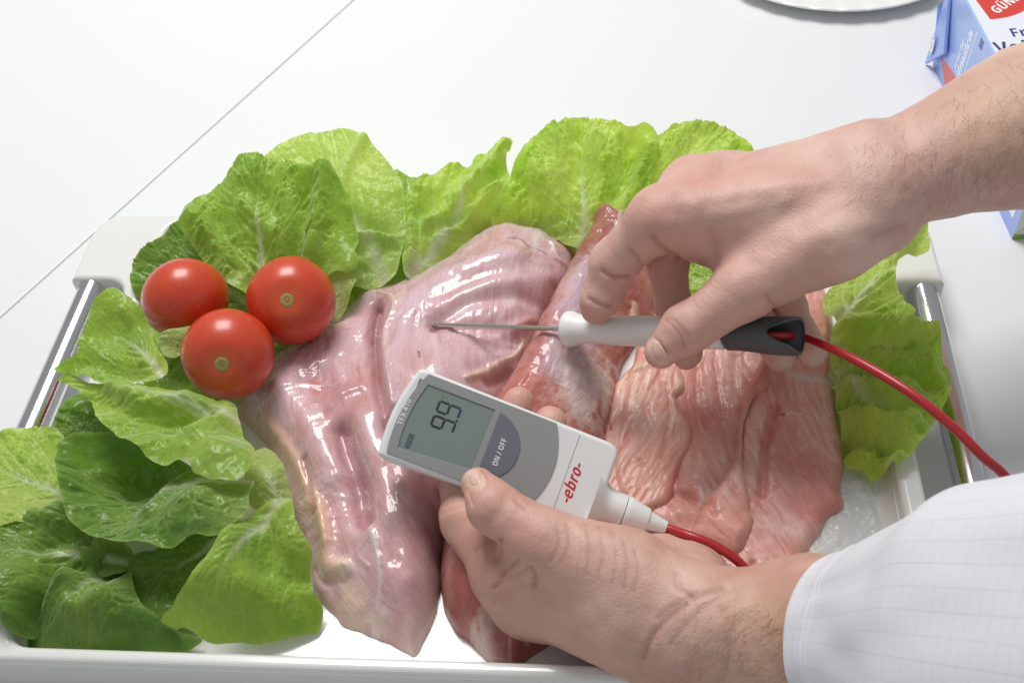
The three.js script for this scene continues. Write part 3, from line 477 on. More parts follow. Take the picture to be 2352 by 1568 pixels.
const c1 = meat('raw_cutlet', {
  ...cutCol, col: srgb(226, 162, 146), col2: srgb(236, 196, 180), seed: 59, k: 0.5, edge: 29, R: 4, H: 7, fibre: () => [1.95, 1.0, -2], base: (x, z) => Math.max(FLOOR + 0.004, c2.h(x, z) - 0.001),
  o: [[1416, 850], [1450, 812], [1510, 800], [1556, 822], [1573, 846], [1571, 878], [1556, 893], [1569, 927], [1591, 957], [1587, 1001], [1569, 1036], [1556, 1080], [1538, 1123], [1500, 1150, 26], [1450, 1170, 22], [1400, 1160, 20], [1380, 1080, 22], [1385, 980, 26], [1400, 900, 30]],
  swell: [[1480, 870, 10], [1520, 950, 10], [1540, 1020, 9], [1480, 1080, 12], [1430, 1000, 12], [1420, 1130, 10]],
  marks: [
    { p: [[1418, 876], [1450, 856], [1490, 838], [1520, 835]], w: 2, d: 1.4, c: CREAM, wc: 1.8, a: 0.75, rag: 0.6 },
    { p: [[1560, 840], [1574, 848], [1572, 874], [1558, 892]], w: 1.6, d: 0.8, c: srgb(236, 206, 168), wc: 2.2, a: 0.85, rag: 0.4 },
    { p: [[1530, 880], [1540, 930], [1532, 990], [1520, 1050]], w: 1.6, d: -1, c: srgb(206, 124, 108), wc: 1.2, a: 0.4 },
    { p: [[1480, 930], [1500, 1000], [1480, 1060]], w: 2, d: -0.9 },
    { p: [[1470, 1054]], w: 2, d: -1, c: srgb(190, 104, 90), wc: 1.6, a: 0.5 },
    { p: [[1402, 970], [1404, 985]], w: 0.8, d: -0.4, c: srgb(180, 50, 50), wc: 0.7, a: 0.8 },
    { p: [[1560, 1080], [1530, 1125]], w: 3, d: 0, c: srgb(220, 124, 108), wc: 3, a: 0.5 },
  ],
}, 'leftmost pink raw cutlet with a cream fat edge, beside the tenderloin', 'raw cutlet');
{ // wet film under the meat
  const o = closedCurve([[1900, 1100], [1945, 1083], [1985, 1090], [2004, 1120], [2010, 1150], [2035, 1190], [2020, 1225], [1960, 1255], [1900, 1290], [1820, 1330], [1780, 1300], [1850, 1200]].map(([x, y]) => { const p = at(x, y, 0.013); return [p.x, 0, p.z]; }));
  const sd = sdPoly(o), b = boxOf(o), g = sheet((x, z) => sd(x, z) + 0.0008 * noise(x * 200, z * 200, 3), b, 0.0009, (x, z, s) => FLOOR + 0.0007 + 0.0016 * smooth(0, 0.006, s) * (0.5 + fbm(x * 160, z * 160, 6, 3)) + 0.0008 * Math.abs(noise(x * 420, z * 420, 2)));
  const c = V((b[0] + b[2]) / 2, FLOOR, (b[1] + b[3]) / 2), t = thing('plastic_film', 'crumpled clear wet film on the tray at the right end of the cutlets', 'plastic film', c);
  part('film', centre(g, c), phy({ color: new THREE.Color(0.94, 0.97, 0.96), transmission: 0.4, roughness: 0.45, thickness: 0, clearcoat: 0.6, clearcoatRoughness: 0.15, side: THREE.DoubleSide }), t);
}

// ---------------------------------------------------------------- lettuce
// vein fields on a leaf of unit length and half width 1: how much vein, how far pushed up between veins
function veinField(seed, fan) {
  const n = 320, vein = new Float32Array(n * n), rib = new Float32Array(n * n), rnd = rng(seed), segs = [];
  const line = (pts, w0, w1, depth) => { for (let i = 1; i < pts.length; i++) segs.push([pts[i - 1], pts[i], lerp(w0, w1, (i - 1) / pts.length), lerp(w0, w1, i / pts.length), depth]); };
  const grow = (x, y, ang, len, w, depth, side) => {
    const pts = [[x, y]], steps = Math.max(4, Math.round(len / 0.035)); let a = ang;
    for (let i = 0; i < steps; i++) {
      a += (rnd() - 0.5) * 0.34 + side * -0.035 * (depth === 1 ? 1 : 0.4); x += Math.cos(a) * len / steps; y += Math.sin(a) * len / steps; pts.push([x, y]);
      if (depth < 4 && i > 0 && rnd() < (depth === 1 ? 0.62 : 0.5)) { const sg = rnd() < 0.5 ? -1 : 1; grow(x, y, a + sg * (0.55 + rnd() * 0.5), len * (0.34 + rnd() * 0.25) * (1 - i / steps * 0.5), w * 0.55, depth + 1, sg); }
    }
    line(pts, w, w * 0.35, depth);
  };
  const mid = []; for (let i = 0; i <= 24; i++) mid.push([i / 24 * 0.97, 0.03 * Math.sin(i * 0.3 + seed)]);
  line(mid, 0.024, 0.003, 0);
  for (let i = 0; i < 8; i++) for (const sg of [-1, 1]) {
    const t = fan ? 0.02 + 0.1 * i + rnd() * 0.04 : 0.06 + i * 0.11 + rnd() * 0.05; if (t > 0.9) continue;
    grow(t * 0.97, 0.03 * Math.sin(t * 24 * 0.3 + seed), sg * (fan ? 1.15 - i * 0.07 : 0.95 - i * 0.03), (fan ? 0.78 : 0.66) * (1 - 0.55 * t), 0.0095, 1, sg);
  }
  for (const [p, q, wa, wb, depth] of segs) {
    const m = 0.05, toX = (u) => u * n, toY = (v) => (v / 2 + 0.5) * n;
    for (let y = Math.max(0, Math.floor(toY(Math.min(p[1], q[1]) - m))); y <= Math.min(n - 1, toY(Math.max(p[1], q[1]) + m)); y++) for (let x = Math.max(0, Math.floor(toX(Math.min(p[0], q[0]) - m))); x <= Math.min(n - 1, toX(Math.max(p[0], q[0]) + m)); x++) {
      const u = (x + 0.5) / n, v = ((y + 0.5) / n - 0.5) * 2, ex = q[0] - p[0], ey = q[1] - p[1], t = clamp(((u - p[0]) * ex + (v - p[1]) * ey) / (ex * ex + ey * ey + 1e-9)), d = Math.hypot(u - p[0] - ex * t, v - p[1] - ey * t), w = lerp(wa, wb, t), i = y * n + x;
      vein[i] = Math.max(vein[i], Math.exp(-((d / Math.max(w, 0.0042)) ** 2)) * (depth < 2 ? 1 : depth === 2 ? 0.75 : 0.55));
      rib[i] = Math.max(rib[i], Math.exp(-((d / (w * 1.2 + 0.014)) ** 2)) * (depth < 2 ? 1 : 0.75));
    }
  }
  const tap = (f, u, v) => { const x = clamp(u, 0, 0.999) * n - 0.5, y = clamp(v / 2 + 0.5, 0, 0.999) * n - 0.5, X = clamp(Math.floor(x), 0, n - 2), Y = clamp(Math.floor(y), 0, n - 2), a = clamp(x - X), b = clamp(y - Y), i = Y * n + X; return lerp(lerp(f[i], f[i + 1], a), lerp(f[i + n], f[i + n + 1], a), b); };
  return { vein: (u, v) => tap(vein, u, v), rib: (u, v) => tap(rib, u, v) };
}
const VEINS = [veinField(5, true), veinField(21, false), veinField(38, true), veinField(77, false)];
const cells = []; { const r = rng(91); for (let i = 0; i < 110; i++) cells.push([r(), r()]); }
const leafNet = noiseTex(400, (u, v) => { let a = 9, b = 9; const U = u + 0.012 * wrapNoise(u, v, 12, 12, 4), W = v + 0.012 * wrapNoise(u, v, 12, 12, 5); for (const [p, q] of cells) { let x = Math.abs(U - p), y = Math.abs(W - q); x = Math.min(x, 1 - x); y = Math.min(y, 1 - y); const d = x * x + y * y; if (d < a) { b = a; a = d; } else if (d < b) b = d; } return 0.15 + 0.85 * smooth(0, 0.045, Math.sqrt(b) - Math.sqrt(a)) + 0.08 * wrapNoise(u, v, 70, 70, 2); });
const leafTone = noiseTex(400, (u, v) => { const d = leafNet.image.data, n = 400, k = (Math.floor(v * n) * n + Math.floor(u * n)) * 4; return 1 - 0.09 * (d[k] / 255) + 0.03 * wrapNoise(u, v, 40, 40, 8); });
const leafMats = {};
for (const [k, t, cc] of [['pale', 0.48, 0.5], ['mid', 0.42, 0.6], ['dark', 0.34, 0.65]]) leafMats[k] = phy({ vertexColors: true, transmission: t, thickness: 0, roughness: 0.99, map: leafTone, bumpMap: leafNet, bumpScale: 0.00016, clearcoat: cc, clearcoatRoughness: 0.23, side: THREE.DoubleSide });
const TONE = { pale: [srgb(202, 228, 98), srgb(172, 212, 62)], mid: [srgb(170, 206, 58), srgb(134, 182, 34)], dark: [srgb(120, 160, 36), srgb(84, 132, 20)], lime: [srgb(204, 232, 80), srgb(168, 214, 40)], cream: [srgb(206, 220, 140), srgb(180, 206, 104)] };
function leaf(label, s) {
  const flat = (h) => (s.flat && h > 24 ? 24 + (h - 24) * s.flat : h) / 1000, H = flat(s.h ?? 40), ctl = [], pts = s.o.map(([x, y, h]) => { const p = at(x, y, h !== undefined ? flat(h) : H); ctl.push([p.x, p.z, p.y]); return [p.x, 0, p.z]; });
  for (const [x, y, h] of s.c ?? []) { const p = at(x, y, flat(h)); ctl.push([p.x, p.z, p.y]); }
  const bend = thinPlate(ctl, 3e-4), outline = closedCurve(pts, 0.0016), sd = sdPoly(outline), box = boxOf(outline, 0.004);
  const A = at(s.base[0], s.base[1], flat(s.base[2] ?? s.h ?? 30)), B = at(s.tip[0], s.tip[1], flat(s.tip[2] ?? s.h ?? 40)), len = Math.hypot(B.x - A.x, B.z - A.z), ax = (B.x - A.x) / len, az = (B.z - A.z) / len;
  const f = VEINS[s.vein ?? 0], cr = 1.15 * (s.crinkle ?? 1), seed = s.seed ?? 1, wide = s.wide ?? 0.62, tone = TONE[s.tone ?? 'mid'];
  const uvw = (x, z) => { const u = ((x - A.x) * ax + (z - A.z) * az) / len, v = (-(x - A.x) * az + (z - A.z) * ax) / (len * wide); return [u, v]; };
  const folds = (s.folds ?? []).map((q) => ({ q: q.p.map(([x, y]) => { let p = at(x, y, H); for (let i = 0; i < 12; i++) p = at(x, y, lerp(p.y, clamp(bend(p.x, p.z), 0.01, 0.13), 0.6)); return p; }), w: q.w / 1000, d: 1.25 * q.d / 1000 }));
  const near = (q, x, z) => { let d = 1; for (let i = 1; i < q.length; i++) { const ex = q[i].x - q[i - 1].x, ez = q[i].z - q[i - 1].z, t = clamp(((x - q[i - 1].x) * ex + (z - q[i - 1].z) * ez) / (ex * ex + ez * ez + 1e-12)); d = Math.min(d, Math.hypot(x - q[i - 1].x - ex * t, z - q[i - 1].z - ez * t)); } return d; };
  const h = (x, z, sdv) => {
    const [u, v] = uvw(x, z), rib = f.rib(u, v), e = 1 - smooth(0, 0.013, sdv);
    let y = bend(x, z) + cr * (0.0016 * (1 - rib) * (0.55 + 0.6 * noise(x * 120, z * 120, seed)) - 0.0006 * rib + 0.0004 * noise(x * 260, z * 260, seed + 2) + 0.003 * noise(x * 40, z * 40, seed + 5) + 0.0012 * (1 - Math.abs(noise(x * 62, z * 62, seed + 8))) * 1.4);
    y += cr * e * 0.0026 * noise(x * 85, z * 85, seed + 9) * (s.ruffle ?? 1) + 0.00018 * noise(x * 520, z * 520, 4);
    for (const k of folds) { const d = near(k.q, x, z); y += k.d * Math.exp(-((d / k.w) ** 2)); }
    return Math.max(y, s.floor ?? FLOOR + 0.0012);
  };
  const shade = (x, z, sdv) => {
    const [u, v] = uvw(x, z), ve = f.vein(u, v), root = 1 - smooth(0.0, 0.42, u + 0.18 * Math.abs(v)), m = clamp(0.5 + 0.9 * fbm(x * 36, z * 36, seed + 3, 3) + 0.18 * noise(x * 300, z * 300, 2));
    let c = tone[0].map((a, i) => lerp(a, tone[1][i], m));
    const pale = s.tone === 'lime' || s.tone === 'pale' ? srgb(222, 234, 150) : srgb(196, 216, 112), white = srgb(228, 236, 196);
    c = c.map((a, i) => lerp(a, pale[i], clamp((s.tone === 'lime' || s.tone === 'pale' ? 0.36 : 0.28) * ve + 0.3 * root)));
    const mw = (s.midrib ?? 1) * (0.028 * (1 - u) + 0.004), dm = Math.abs(v * wide - 0.018 * Math.sin(u * 7)); c = c.map((a, i) => lerp(a, white[i], 0.8 * Math.exp(-((dm / mw) ** 2)) * (1 - smooth(0.25, 0.8, u))));
    const edge = 1 - smooth(0, 0.0022, sdv); c = c.map((a, i) => lerp(a, pale[i], 0.25 * edge));
    if (noise(x * 700, z * 700, seed) > 0.93) c = c.map((a) => a * 0.8);
    return c;
  };
  const g = sheet((x, z) => sd(x, z) + (s.rag ?? 1) * (0.0005 * noise(x * 170, z * 170, seed + 20) + 0.0008 * noise(x * 60, z * 60, seed + 21)), box, s.step ?? 0.00065, h, shade, (x, z) => [x / 0.034 + seed * 0.37, z / 0.034 + 0.12 * noise(x * 30, z * 30, 3)]);
  const b = V(A.x, FLOOR, A.z), t = thing('lettuce_leaf', label, 'lettuce leaf', b, 'lettuce leaves spread over the tray');
  part('blade', centre(g, b), leafMats[s.tone === 'lime' || s.tone === 'cream' ? 'pale' : s.tone ?? 'mid'], t);
}
// under layers first
leaf('shaded green leaf lying under the three tomatoes', { o: [[300, 640], [380, 590], [480, 600], [600, 640], [690, 700], [680, 790], [620, 830], [570, 870], [520, 925], [440, 950], [370, 925], [330, 880], [320, 800], [310, 720]], h: 22, base: [600, 840], tip: [340, 640], tone: 'mid', seed: 2, vein: 1 });
leaf('yellow green leaf at the left edge of the picture', { o: [[-70, 1030], [0, 1009], [44, 994], [101, 983, 40], [138, 998, 40], [190, 1060, 36], [200, 1130, 36], [180, 1190, 36], [90, 1200, 38], [0, 1210, 40], [-70, 1210, 42]], h: 38, base: [160, 1150], tip: [-60, 1050], tone: 'pale', seed: 4, vein: 2, crinkle: 0.9 });
leaf('small dark leaf under the long leaf, close to the left handle', { o: [[128, 978], [150, 940], [179, 911], [210, 915], [250, 960], [280, 1020], [240, 1040], [180, 1020], [140, 1022]], h: 32, base: [260, 1010], tip: [135, 975], tone: 'dark', seed: 6, vein: 1 });
leaf('broad dark leaf in the lower left corner, cut by the picture edge', { o: [[-90, 1230], [-40, 1195], [0, 1180], [44, 1167, 36], [90, 1157, 40], [140, 1154, 40], [190, 1200, 36], [230, 1240, 32], [300, 1262], [290, 1310], [210, 1340], [140, 1390, 22], [100, 1430, 20], [75, 1462, 22], [58, 1466, 26], [26, 1451, 33], [0, 1425, 36], [-60, 1390, 37], [-100, 1310, 38]], c: [[80, 1250, 40], [60, 1350, 41], [30, 1420, 39], [90, 1320, 38], [30, 1260, 42]], h: 26, base: [260, 1290], tip: [-60, 1300], tone: 'dark', seed: 8, vein: 0, folds: [{ p: [[90, 1250], [130, 1235], [200, 1225]], w: 5, d: -5 }, { p: [[0, 1220], [50, 1195], [110, 1180]], w: 7, d: 4 }] });
leaf('shaded dark leaf in the gap between the two lowest leaves', { o: [[296, 1337], [328, 1289], [372, 1256], [440, 1235], [510, 1205], [570, 1210], [560, 1290], [500, 1350], [430, 1430], [372, 1440], [320, 1400]], h: 20, base: [540, 1230], tip: [310, 1370], tone: 'dark', seed: 10, vein: 1, folds: [{ p: [[330, 1310], [400, 1270], [480, 1230]], w: 8, d: 5 }] });
leaf('folded dark leaf lowest on the left, against the front rim', { o: [[58, 1505, 14], [66, 1455, 18], [96, 1412, 26], [131, 1346, 38], [153, 1307, 42], [201, 1272, 40], [228, 1241, 38], [284, 1250, 30], [310, 1300, 22], [318, 1380, 26], [372, 1429, 24], [416, 1455, 18], [470, 1473, 14], [440, 1500, 13], [300, 1520, 13], [150, 1518, 13]], c: [[200, 1320, 36], [240, 1300, 24], [170, 1385, 40], [250, 1380, 38], [280, 1440, 28], [120, 1450, 28], [200, 1330, 26]], h: 24, base: [300, 1290], tip: [110, 1480], tone: 'dark', seed: 12, vein: 2, folds: [{ p: [[180, 1355], [215, 1335], [270, 1300]], w: 6, d: -8 }, { p: [[165, 1375], [230, 1350], [300, 1400]], w: 8, d: 4 }, { p: [[215, 1270], [170, 1320], [110, 1400]], w: 5, d: 4 }] });
leaf('large smooth leaf on the lower left next to the pink poultry', { o: [[604, 1175, 44], [635, 1160, 46], [665, 1150, 46], [683, 1206, 42], [702, 1237, 40], [722, 1275, 36], [716, 1310, 30], [716, 1355, 26], [739, 1394, 18], [738, 1425, 14], [726, 1451, 14], [683, 1466, 14], [608, 1483, 14], [560, 1474, 16], [486, 1478, 16], [429, 1452, 20], [394, 1442, 22], [372, 1440, 24], [381, 1420, 30], [411, 1390, 36], [438, 1346, 44], [473, 1294, 50], [503, 1254, 52], [545, 1212, 50]], c: [[560, 1300, 48], [620, 1280, 38], [600, 1390, 36], [500, 1390, 40], [650, 1340, 38]], h: 30, base: [640, 1165, 46], tip: [480, 1470, 18], tone: 'mid', seed: 14, vein: 0, wide: 0.7, crinkle: 0.75, folds: [{ p: [[610, 1310], [640, 1330], [680, 1320]], w: 7, d: -6 }, { p: [[430, 1400], [480, 1320], [560, 1230]], w: 7, d: 4 }, { p: [[640, 1180], [660, 1240], [690, 1290]], w: 6, d: 4 }] });
leaf('cream coloured leaf scrap between lettuce and poultry', { o: [[572, 1040], [604, 1018], [645, 1060], [658, 1100], [668, 1160], [640, 1170], [600, 1174], [575, 1165], [566, 1100]], c: [[620, 1100, 44]], h: 36, base: [640, 1160], tip: [590, 1030], tone: 'cream', seed: 16, vein: 2, midrib: 2 });
leaf('large cupped dark green leaf in the middle of the left side', { o: [[140, 1027, 52], [175, 1009, 50], [241, 1000, 46], [300, 1010, 42], [370, 1040, 38], [442, 1068, 42], [505, 1098, 48], [545, 1110, 52], [562, 1100, 52], [586, 1119, 52], [574, 1145, 52], [571, 1167, 54], [543, 1202, 54], [494, 1237, 54], [438, 1241, 54], [398, 1261, 52], [350, 1258, 52], [306, 1250, 52], [245, 1239, 52], [193, 1219, 52], [162, 1197, 54], [140, 1149, 56], [132, 1088, 56]], c: [[220, 1080, 40], [300, 1110, 32], [400, 1130, 44], [340, 1180, 42], [260, 1170, 44], [450, 1130, 60], [430, 1190, 58], [500, 1170, 56]], h: 50, base: [555, 1115], tip: [160, 1130], tone: 'dark', seed: 18, vein: 1, folds: [{ p: [[455, 1078], [400, 1120], [345, 1185]], w: 6, d: 6 }, { p: [[440, 1080], [370, 1105], [300, 1130]], w: 6, d: -5 }, { p: [[220, 1100], [300, 1085], [350, 1090]], w: 4, d: 3 }] });
leaf('long leaf running from the left handle to the poultry tip', { o: [[126, 868, 58], [160, 865, 60], [197, 869, 62], [263, 878, 62], [350, 889, 60], [394, 902, 58], [440, 905, 54], [481, 922, 50], [538, 928, 46], [551, 965, 50], [556, 996, 54], [582, 1027, 58], [580, 1070, 62], [562, 1097, 64], [538, 1110, 64], [481, 1105, 64], [451, 1092, 64], [442, 1075, 64], [420, 1062, 62], [381, 1066, 62], [346, 1057, 62], [324, 1035, 62], [271, 1013, 60], [245, 987, 60], [219, 952, 60], [201, 913, 60], [166, 895, 58]], c: [[300, 930, 66], [400, 960, 56], [480, 970, 60], [400, 1020, 64], [500, 1040, 66]], h: 60, base: [545, 945], tip: [140, 872], tone: 'mid', seed: 22, vein: 3, folds: [{ p: [[220, 905], [300, 945], [400, 975], [470, 955]], w: 7, d: -6 }, { p: [[450, 990], [500, 965], [530, 950]], w: 7, d: 5 }, { p: [[260, 890], [330, 925], [420, 930]], w: 6, d: 4 }] });
leaf('upright pointed leaf between left handle and the tomatoes', { o: [[256, 655, 78], [298, 683, 74], [329, 718, 68], [349, 772, 62], [368, 811, 60], [390, 842, 58], [384, 869, 60], [349, 886, 62], [310, 880, 64], [250, 876, 64], [194, 869, 62], [128, 863, 58], [134, 848, 60], [174, 815, 66], [182, 772, 70], [194, 741, 74], [211, 699, 78], [232, 671, 80]], c: [[260, 760, 66], [230, 820, 66], [320, 800, 64]], h: 66, base: [370, 860], tip: [215, 680, 78], tone: 'mid', seed: 24, vein: 0, crinkle: 0.8, folds: [{ p: [[300, 720], [340, 800], [350, 870]], w: 6, d: 3 }, { p: [[200, 830], [270, 850], [340, 870]], w: 6, d: -4 }] });
leaf('small curled leaf end showing between two tomatoes', { o: [[376, 784, 56], [400, 770, 58], [440, 756, 58], [470, 790, 50], [440, 820, 48], [400, 832, 52], [380, 828, 56]], h: 54, base: [460, 790], tip: [385, 800], tone: 'cream', seed: 26, vein: 1, folds: [{ p: [[380, 790], [420, 785], [450, 780]], w: 5, d: 4 }] });
// behind the tomatoes
leaf('tall pale leaf standing at the back left of the tray', { o: [[585, 420, 70], [600, 362, 92], [640, 330, 98], [700, 305, 102], [742, 304, 102], [790, 296, 104], [830, 314, 102], [870, 350, 98], [905, 390, 92], [922, 415, 86], [930, 470, 74], [932, 530, 62], [922, 590, 48], [905, 640, 38], [860, 662, 34], [800, 650, 34], [720, 560, 44], [640, 480, 56]], c: [[760, 420, 76], [860, 440, 80], [840, 560, 54]], h: 60, base: [880, 640, 36], tip: [700, 305, 98], tone: 'pale', seed: 28, flat: 0.5, vein: 0, crinkle: 0.9, rag: 0.2, ruffle: 0.3, wide: 0.75, folds: [{ p: [[835, 330], [800, 390], [780, 450]], w: 5, d: 5 }, { p: [[880, 530], [830, 520], [800, 500]], w: 6, d: -5 }, { p: [[900, 560], [850, 545], [815, 565]], w: 4, d: 6 }] });
leaf('dark green leaf half at the back left, behind the leftmost tomato', { o: [[300, 640, 42], [306, 600, 48], [330, 572, 54], [372, 543, 60], [420, 508, 66], [470, 540, 56], [540, 600, 46], [590, 660, 34], [560, 720, 28], [480, 720, 26], [400, 640, 36], [350, 660, 34], [318, 690, 34], [306, 676, 38]], h: 46, base: [580, 680], tip: [330, 580], tone: 'dark', seed: 30, flat: 0.62, vein: 1, crinkle: 0.9 });
leaf('big crinkled leaf arching above the tomatoes', { o: [[424, 500, 68], [440, 478, 74], [470, 440, 82], [520, 398, 90], [560, 370, 94], [610, 366, 96], [660, 378, 94], [700, 398, 92], [742, 414, 88], [760, 402, 90], [780, 425, 86], [802, 465, 80], [814, 510, 72], [824, 560, 64], [818, 590, 60], [828, 618, 56], [805, 640, 52], [770, 640, 50], [740, 660, 44], [690, 700, 36], [620, 700, 34], [560, 690, 36], [500, 640, 46], [450, 580, 56], [420, 540, 62]], c: [[600, 450, 84], [560, 560, 62], [680, 540, 68], [740, 500, 80], [620, 620, 46]], h: 60, base: [600, 670, 36], tip: [600, 372, 94], tone: 'mid', seed: 32, flat: 0.78, vein: 2, wide: 0.8, crinkle: 1.5, rag: 0.3, ruffle: 0.4, folds: [{ p: [[745, 415], [735, 480], [720, 560], [710, 640]], w: 6, d: 6 }, { p: [[705, 440], [690, 520], [670, 600]], w: 6, d: -5 }, { p: [[600, 640], [520, 580], [440, 510]], w: 5, d: 4 }, { p: [[650, 640], [630, 560], [560, 480]], w: 5, d: 3.5 }, { p: [[560, 610], [520, 560], [500, 500]], w: 6, d: -4 }, { p: [[640, 500], [610, 450], [560, 430]], w: 6, d: -3.5 }] });
leaf('pale torn leaf end right of the middle tomato', { o: [[740, 640, 44], [760, 614, 48], [790, 608, 50], [815, 604, 50], [808, 622, 48], [822, 640, 46], [812, 664, 44], [800, 690, 40], [770, 735, 34], [735, 700, 36]], h: 42, base: [750, 730], tip: [800, 612], tone: 'cream', seed: 34, vein: 3 });
leaf('green leaf low between the tall pale leaf and the poultry', { o: [[760, 600], [850, 565], [915, 570], [960, 600], [1020, 600], [1000, 660], [900, 720], [800, 760], [740, 770], [720, 740], [740, 680]], h: 19, base: [900, 700], tip: [840, 575], tone: 'mid', seed: 36, vein: 1 });
leaf('small dark leaf end peeping over the back rim', { o: [[910, 392, 62], [930, 398, 62], [955, 406, 60], [985, 408, 56], [975, 450, 46], [940, 480, 44], [915, 450, 52]], h: 46, flat: 0.6, base: [940, 470], tip: [940, 398], tone: 'mid', seed: 37, vein: 3 });
leaf('ruffled leaf with a white rib rising to a point at the back', { o: [[935, 640, 34], [925, 580, 42], [926, 520, 50], [934, 462, 58], [955, 440, 60], [985, 418, 62], [1012, 398, 66], [1050, 380, 68], [1075, 386, 68], [1098, 355, 72], [1135, 340, 74], [1172, 322, 76], [1177, 345, 72], [1166, 380, 66], [1172, 412, 60], [1160, 460, 52], [1150, 500, 36], [1100, 560, 20], [1040, 620, 19], [990, 660, 19]], c: [[1010, 480, 56], [1080, 460, 56], [1000, 560, 42]], h: 50, base: [945, 630, 34], tip: [1160, 335, 74], tone: 'lime', seed: 40, flat: 0.62, vein: 1, crinkle: 1.3, folds: [{ p: [[1165, 345], [1110, 410], [1060, 470], [990, 520]], w: 4.5, d: 6 }, { p: [[1150, 390], [1090, 450], [1030, 510]], w: 4, d: -6 }, { p: [[1145, 430], [1080, 490], [1010, 560]], w: 4, d: 4 }, { p: [[1060, 390], [1010, 450], [960, 500]], w: 5, d: -3 }, { p: [[950, 620], [942, 540], [948, 470]], w: 3, d: 3 }] });
leaf('widest bright leaf at the back, fanned out behind the tenderloin', { o: [[1130, 522, 34], [1140, 478, 50], [1165, 430, 58], [1185, 380, 70], [1210, 340, 80], [1252, 308, 88], [1300, 282, 94], [1342, 275, 96], [1400, 280, 96], [1450, 295, 94], [1482, 290, 94], [1504, 302, 92], [1512, 322, 88], [1500, 380, 74], [1490, 440, 60], [1460, 500, 46], [1400, 540, 34], [1340, 580, 26], [1310, 575, 22], [1270, 560, 19], [1200, 560, 18]], c: [[1330, 400, 66], [1240, 420, 64], [1420, 400, 66], [1330, 490, 42]], h: 60, base: [1335, 560, 28], tip: [1345, 280, 94], tone: 'lime', seed: 42, flat: 0.62, vein: 2, wide: 0.8, crinkle: 1.5, rag: 0.15, ruffle: 0.25, folds: [{ p: [[1330, 530], [1310, 430], [1320, 330]], w: 6, d: -4 }, { p: [[1350, 530], [1385, 430], [1370, 330]], w: 6, d: 4.5 }, { p: [[1300, 520], [1240, 430], [1220, 380]], w: 5, d: 3 }, { p: [[1380, 520], [1430, 430], [1445, 340]], w: 6, d: -4 }, { p: [[1290, 500], [1200, 450], [1175, 420]], w: 5, d: -3 }, { p: [[1400, 500], [1460, 430], [1490, 350]], w: 4, d: 3 }, { p: [[1320, 470], [1275, 380], [1265, 310]], w: 4, d: 3 }] });
leaf('bright leaf at the back right, partly behind the upper hand', { o: [[1440, 490, 46], [1452, 430, 58], [1462, 385, 68], [1480, 352, 76], [1510, 324, 82], [1560, 300, 86], [1602, 292, 88], [1642, 297, 88], [1690, 318, 84], [1732, 362, 74], [1740, 420, 60], [1700, 480, 46], [1600, 520, 38], [1500, 520, 38]], c: [[1600, 400, 64]], h: 60, base: [1480, 520, 38], tip: [1640, 300, 86], tone: 'lime', seed: 44, flat: 0.62, vein: 0, crinkle: 1.5, rag: 0.15, ruffle: 0.25, folds: [{ p: [[1500, 490], [1560, 400], [1600, 320]], w: 6, d: -4 }, { p: [[1530, 480], [1610, 410], [1680, 350]], w: 6, d: 4 }] });
leaf('green leaf glimpsed under the upper hand between finger and thumb', { o: [[1540, 560], [1620, 570], [1720, 600], [1760, 660], [1700, 700], [1600, 700], [1530, 640]], h: 28, base: [1700, 690], tip: [1560, 590], tone: 'mid', seed: 46, vein: 1 });
// right side
leaf('twisted pale leaf reaching over the back right corner', { o: [[2128, 505, 62], [2137, 540, 60], [2131, 583, 54], [2110, 586, 52], [2091, 588, 48], [2066, 600, 46], [2057, 614, 46], [2051, 634, 46], [2056, 655, 46], [2078, 688, 44], [2092, 714, 42], [2098, 738, 40], [2040, 760, 36], [1960, 760, 34], [1900, 740, 30], [1890, 690, 34], [1930, 630, 40], [2000, 580, 48], [2080, 520, 58]], c: [[2000, 660, 46], [2060, 560, 52]], h: 44, base: [1920, 750, 30], tip: [2125, 520, 60], tone: 'pale', seed: 48, vein: 3, crinkle: 1.5, folds: [{ p: [[2095, 520], [2085, 570], [2060, 600]], w: 4, d: 5 }, { p: [[1940, 720], [1990, 670], [2040, 640]], w: 6, d: 4 }] });
leaf('green leaf with a pale rib crossing to the right handle', { o: [[1900, 790, 30], [1930, 740, 36], [1985, 735, 42], [2040, 735, 46], [2090, 742, 48], [2142, 745, 50], [2152, 765, 50], [2140, 800, 46], [2060, 830, 40], [1990, 860, 34], [1930, 880, 28]], c: [[2020, 790, 36]], h: 40, base: [1930, 870, 28], tip: [2120, 750, 48], tone: 'pale', seed: 50, vein: 1, midrib: 1.4, crinkle: 1.6, folds: [{ p: [[1940, 760], [2040, 752], [2140, 760]], w: 5, d: 6 }, { p: [[1960, 810], [2020, 790], [2110, 785]], w: 6, d: -8 }, { p: [[1970, 850], [2040, 825], [2100, 805]], w: 4, d: 5 }] });
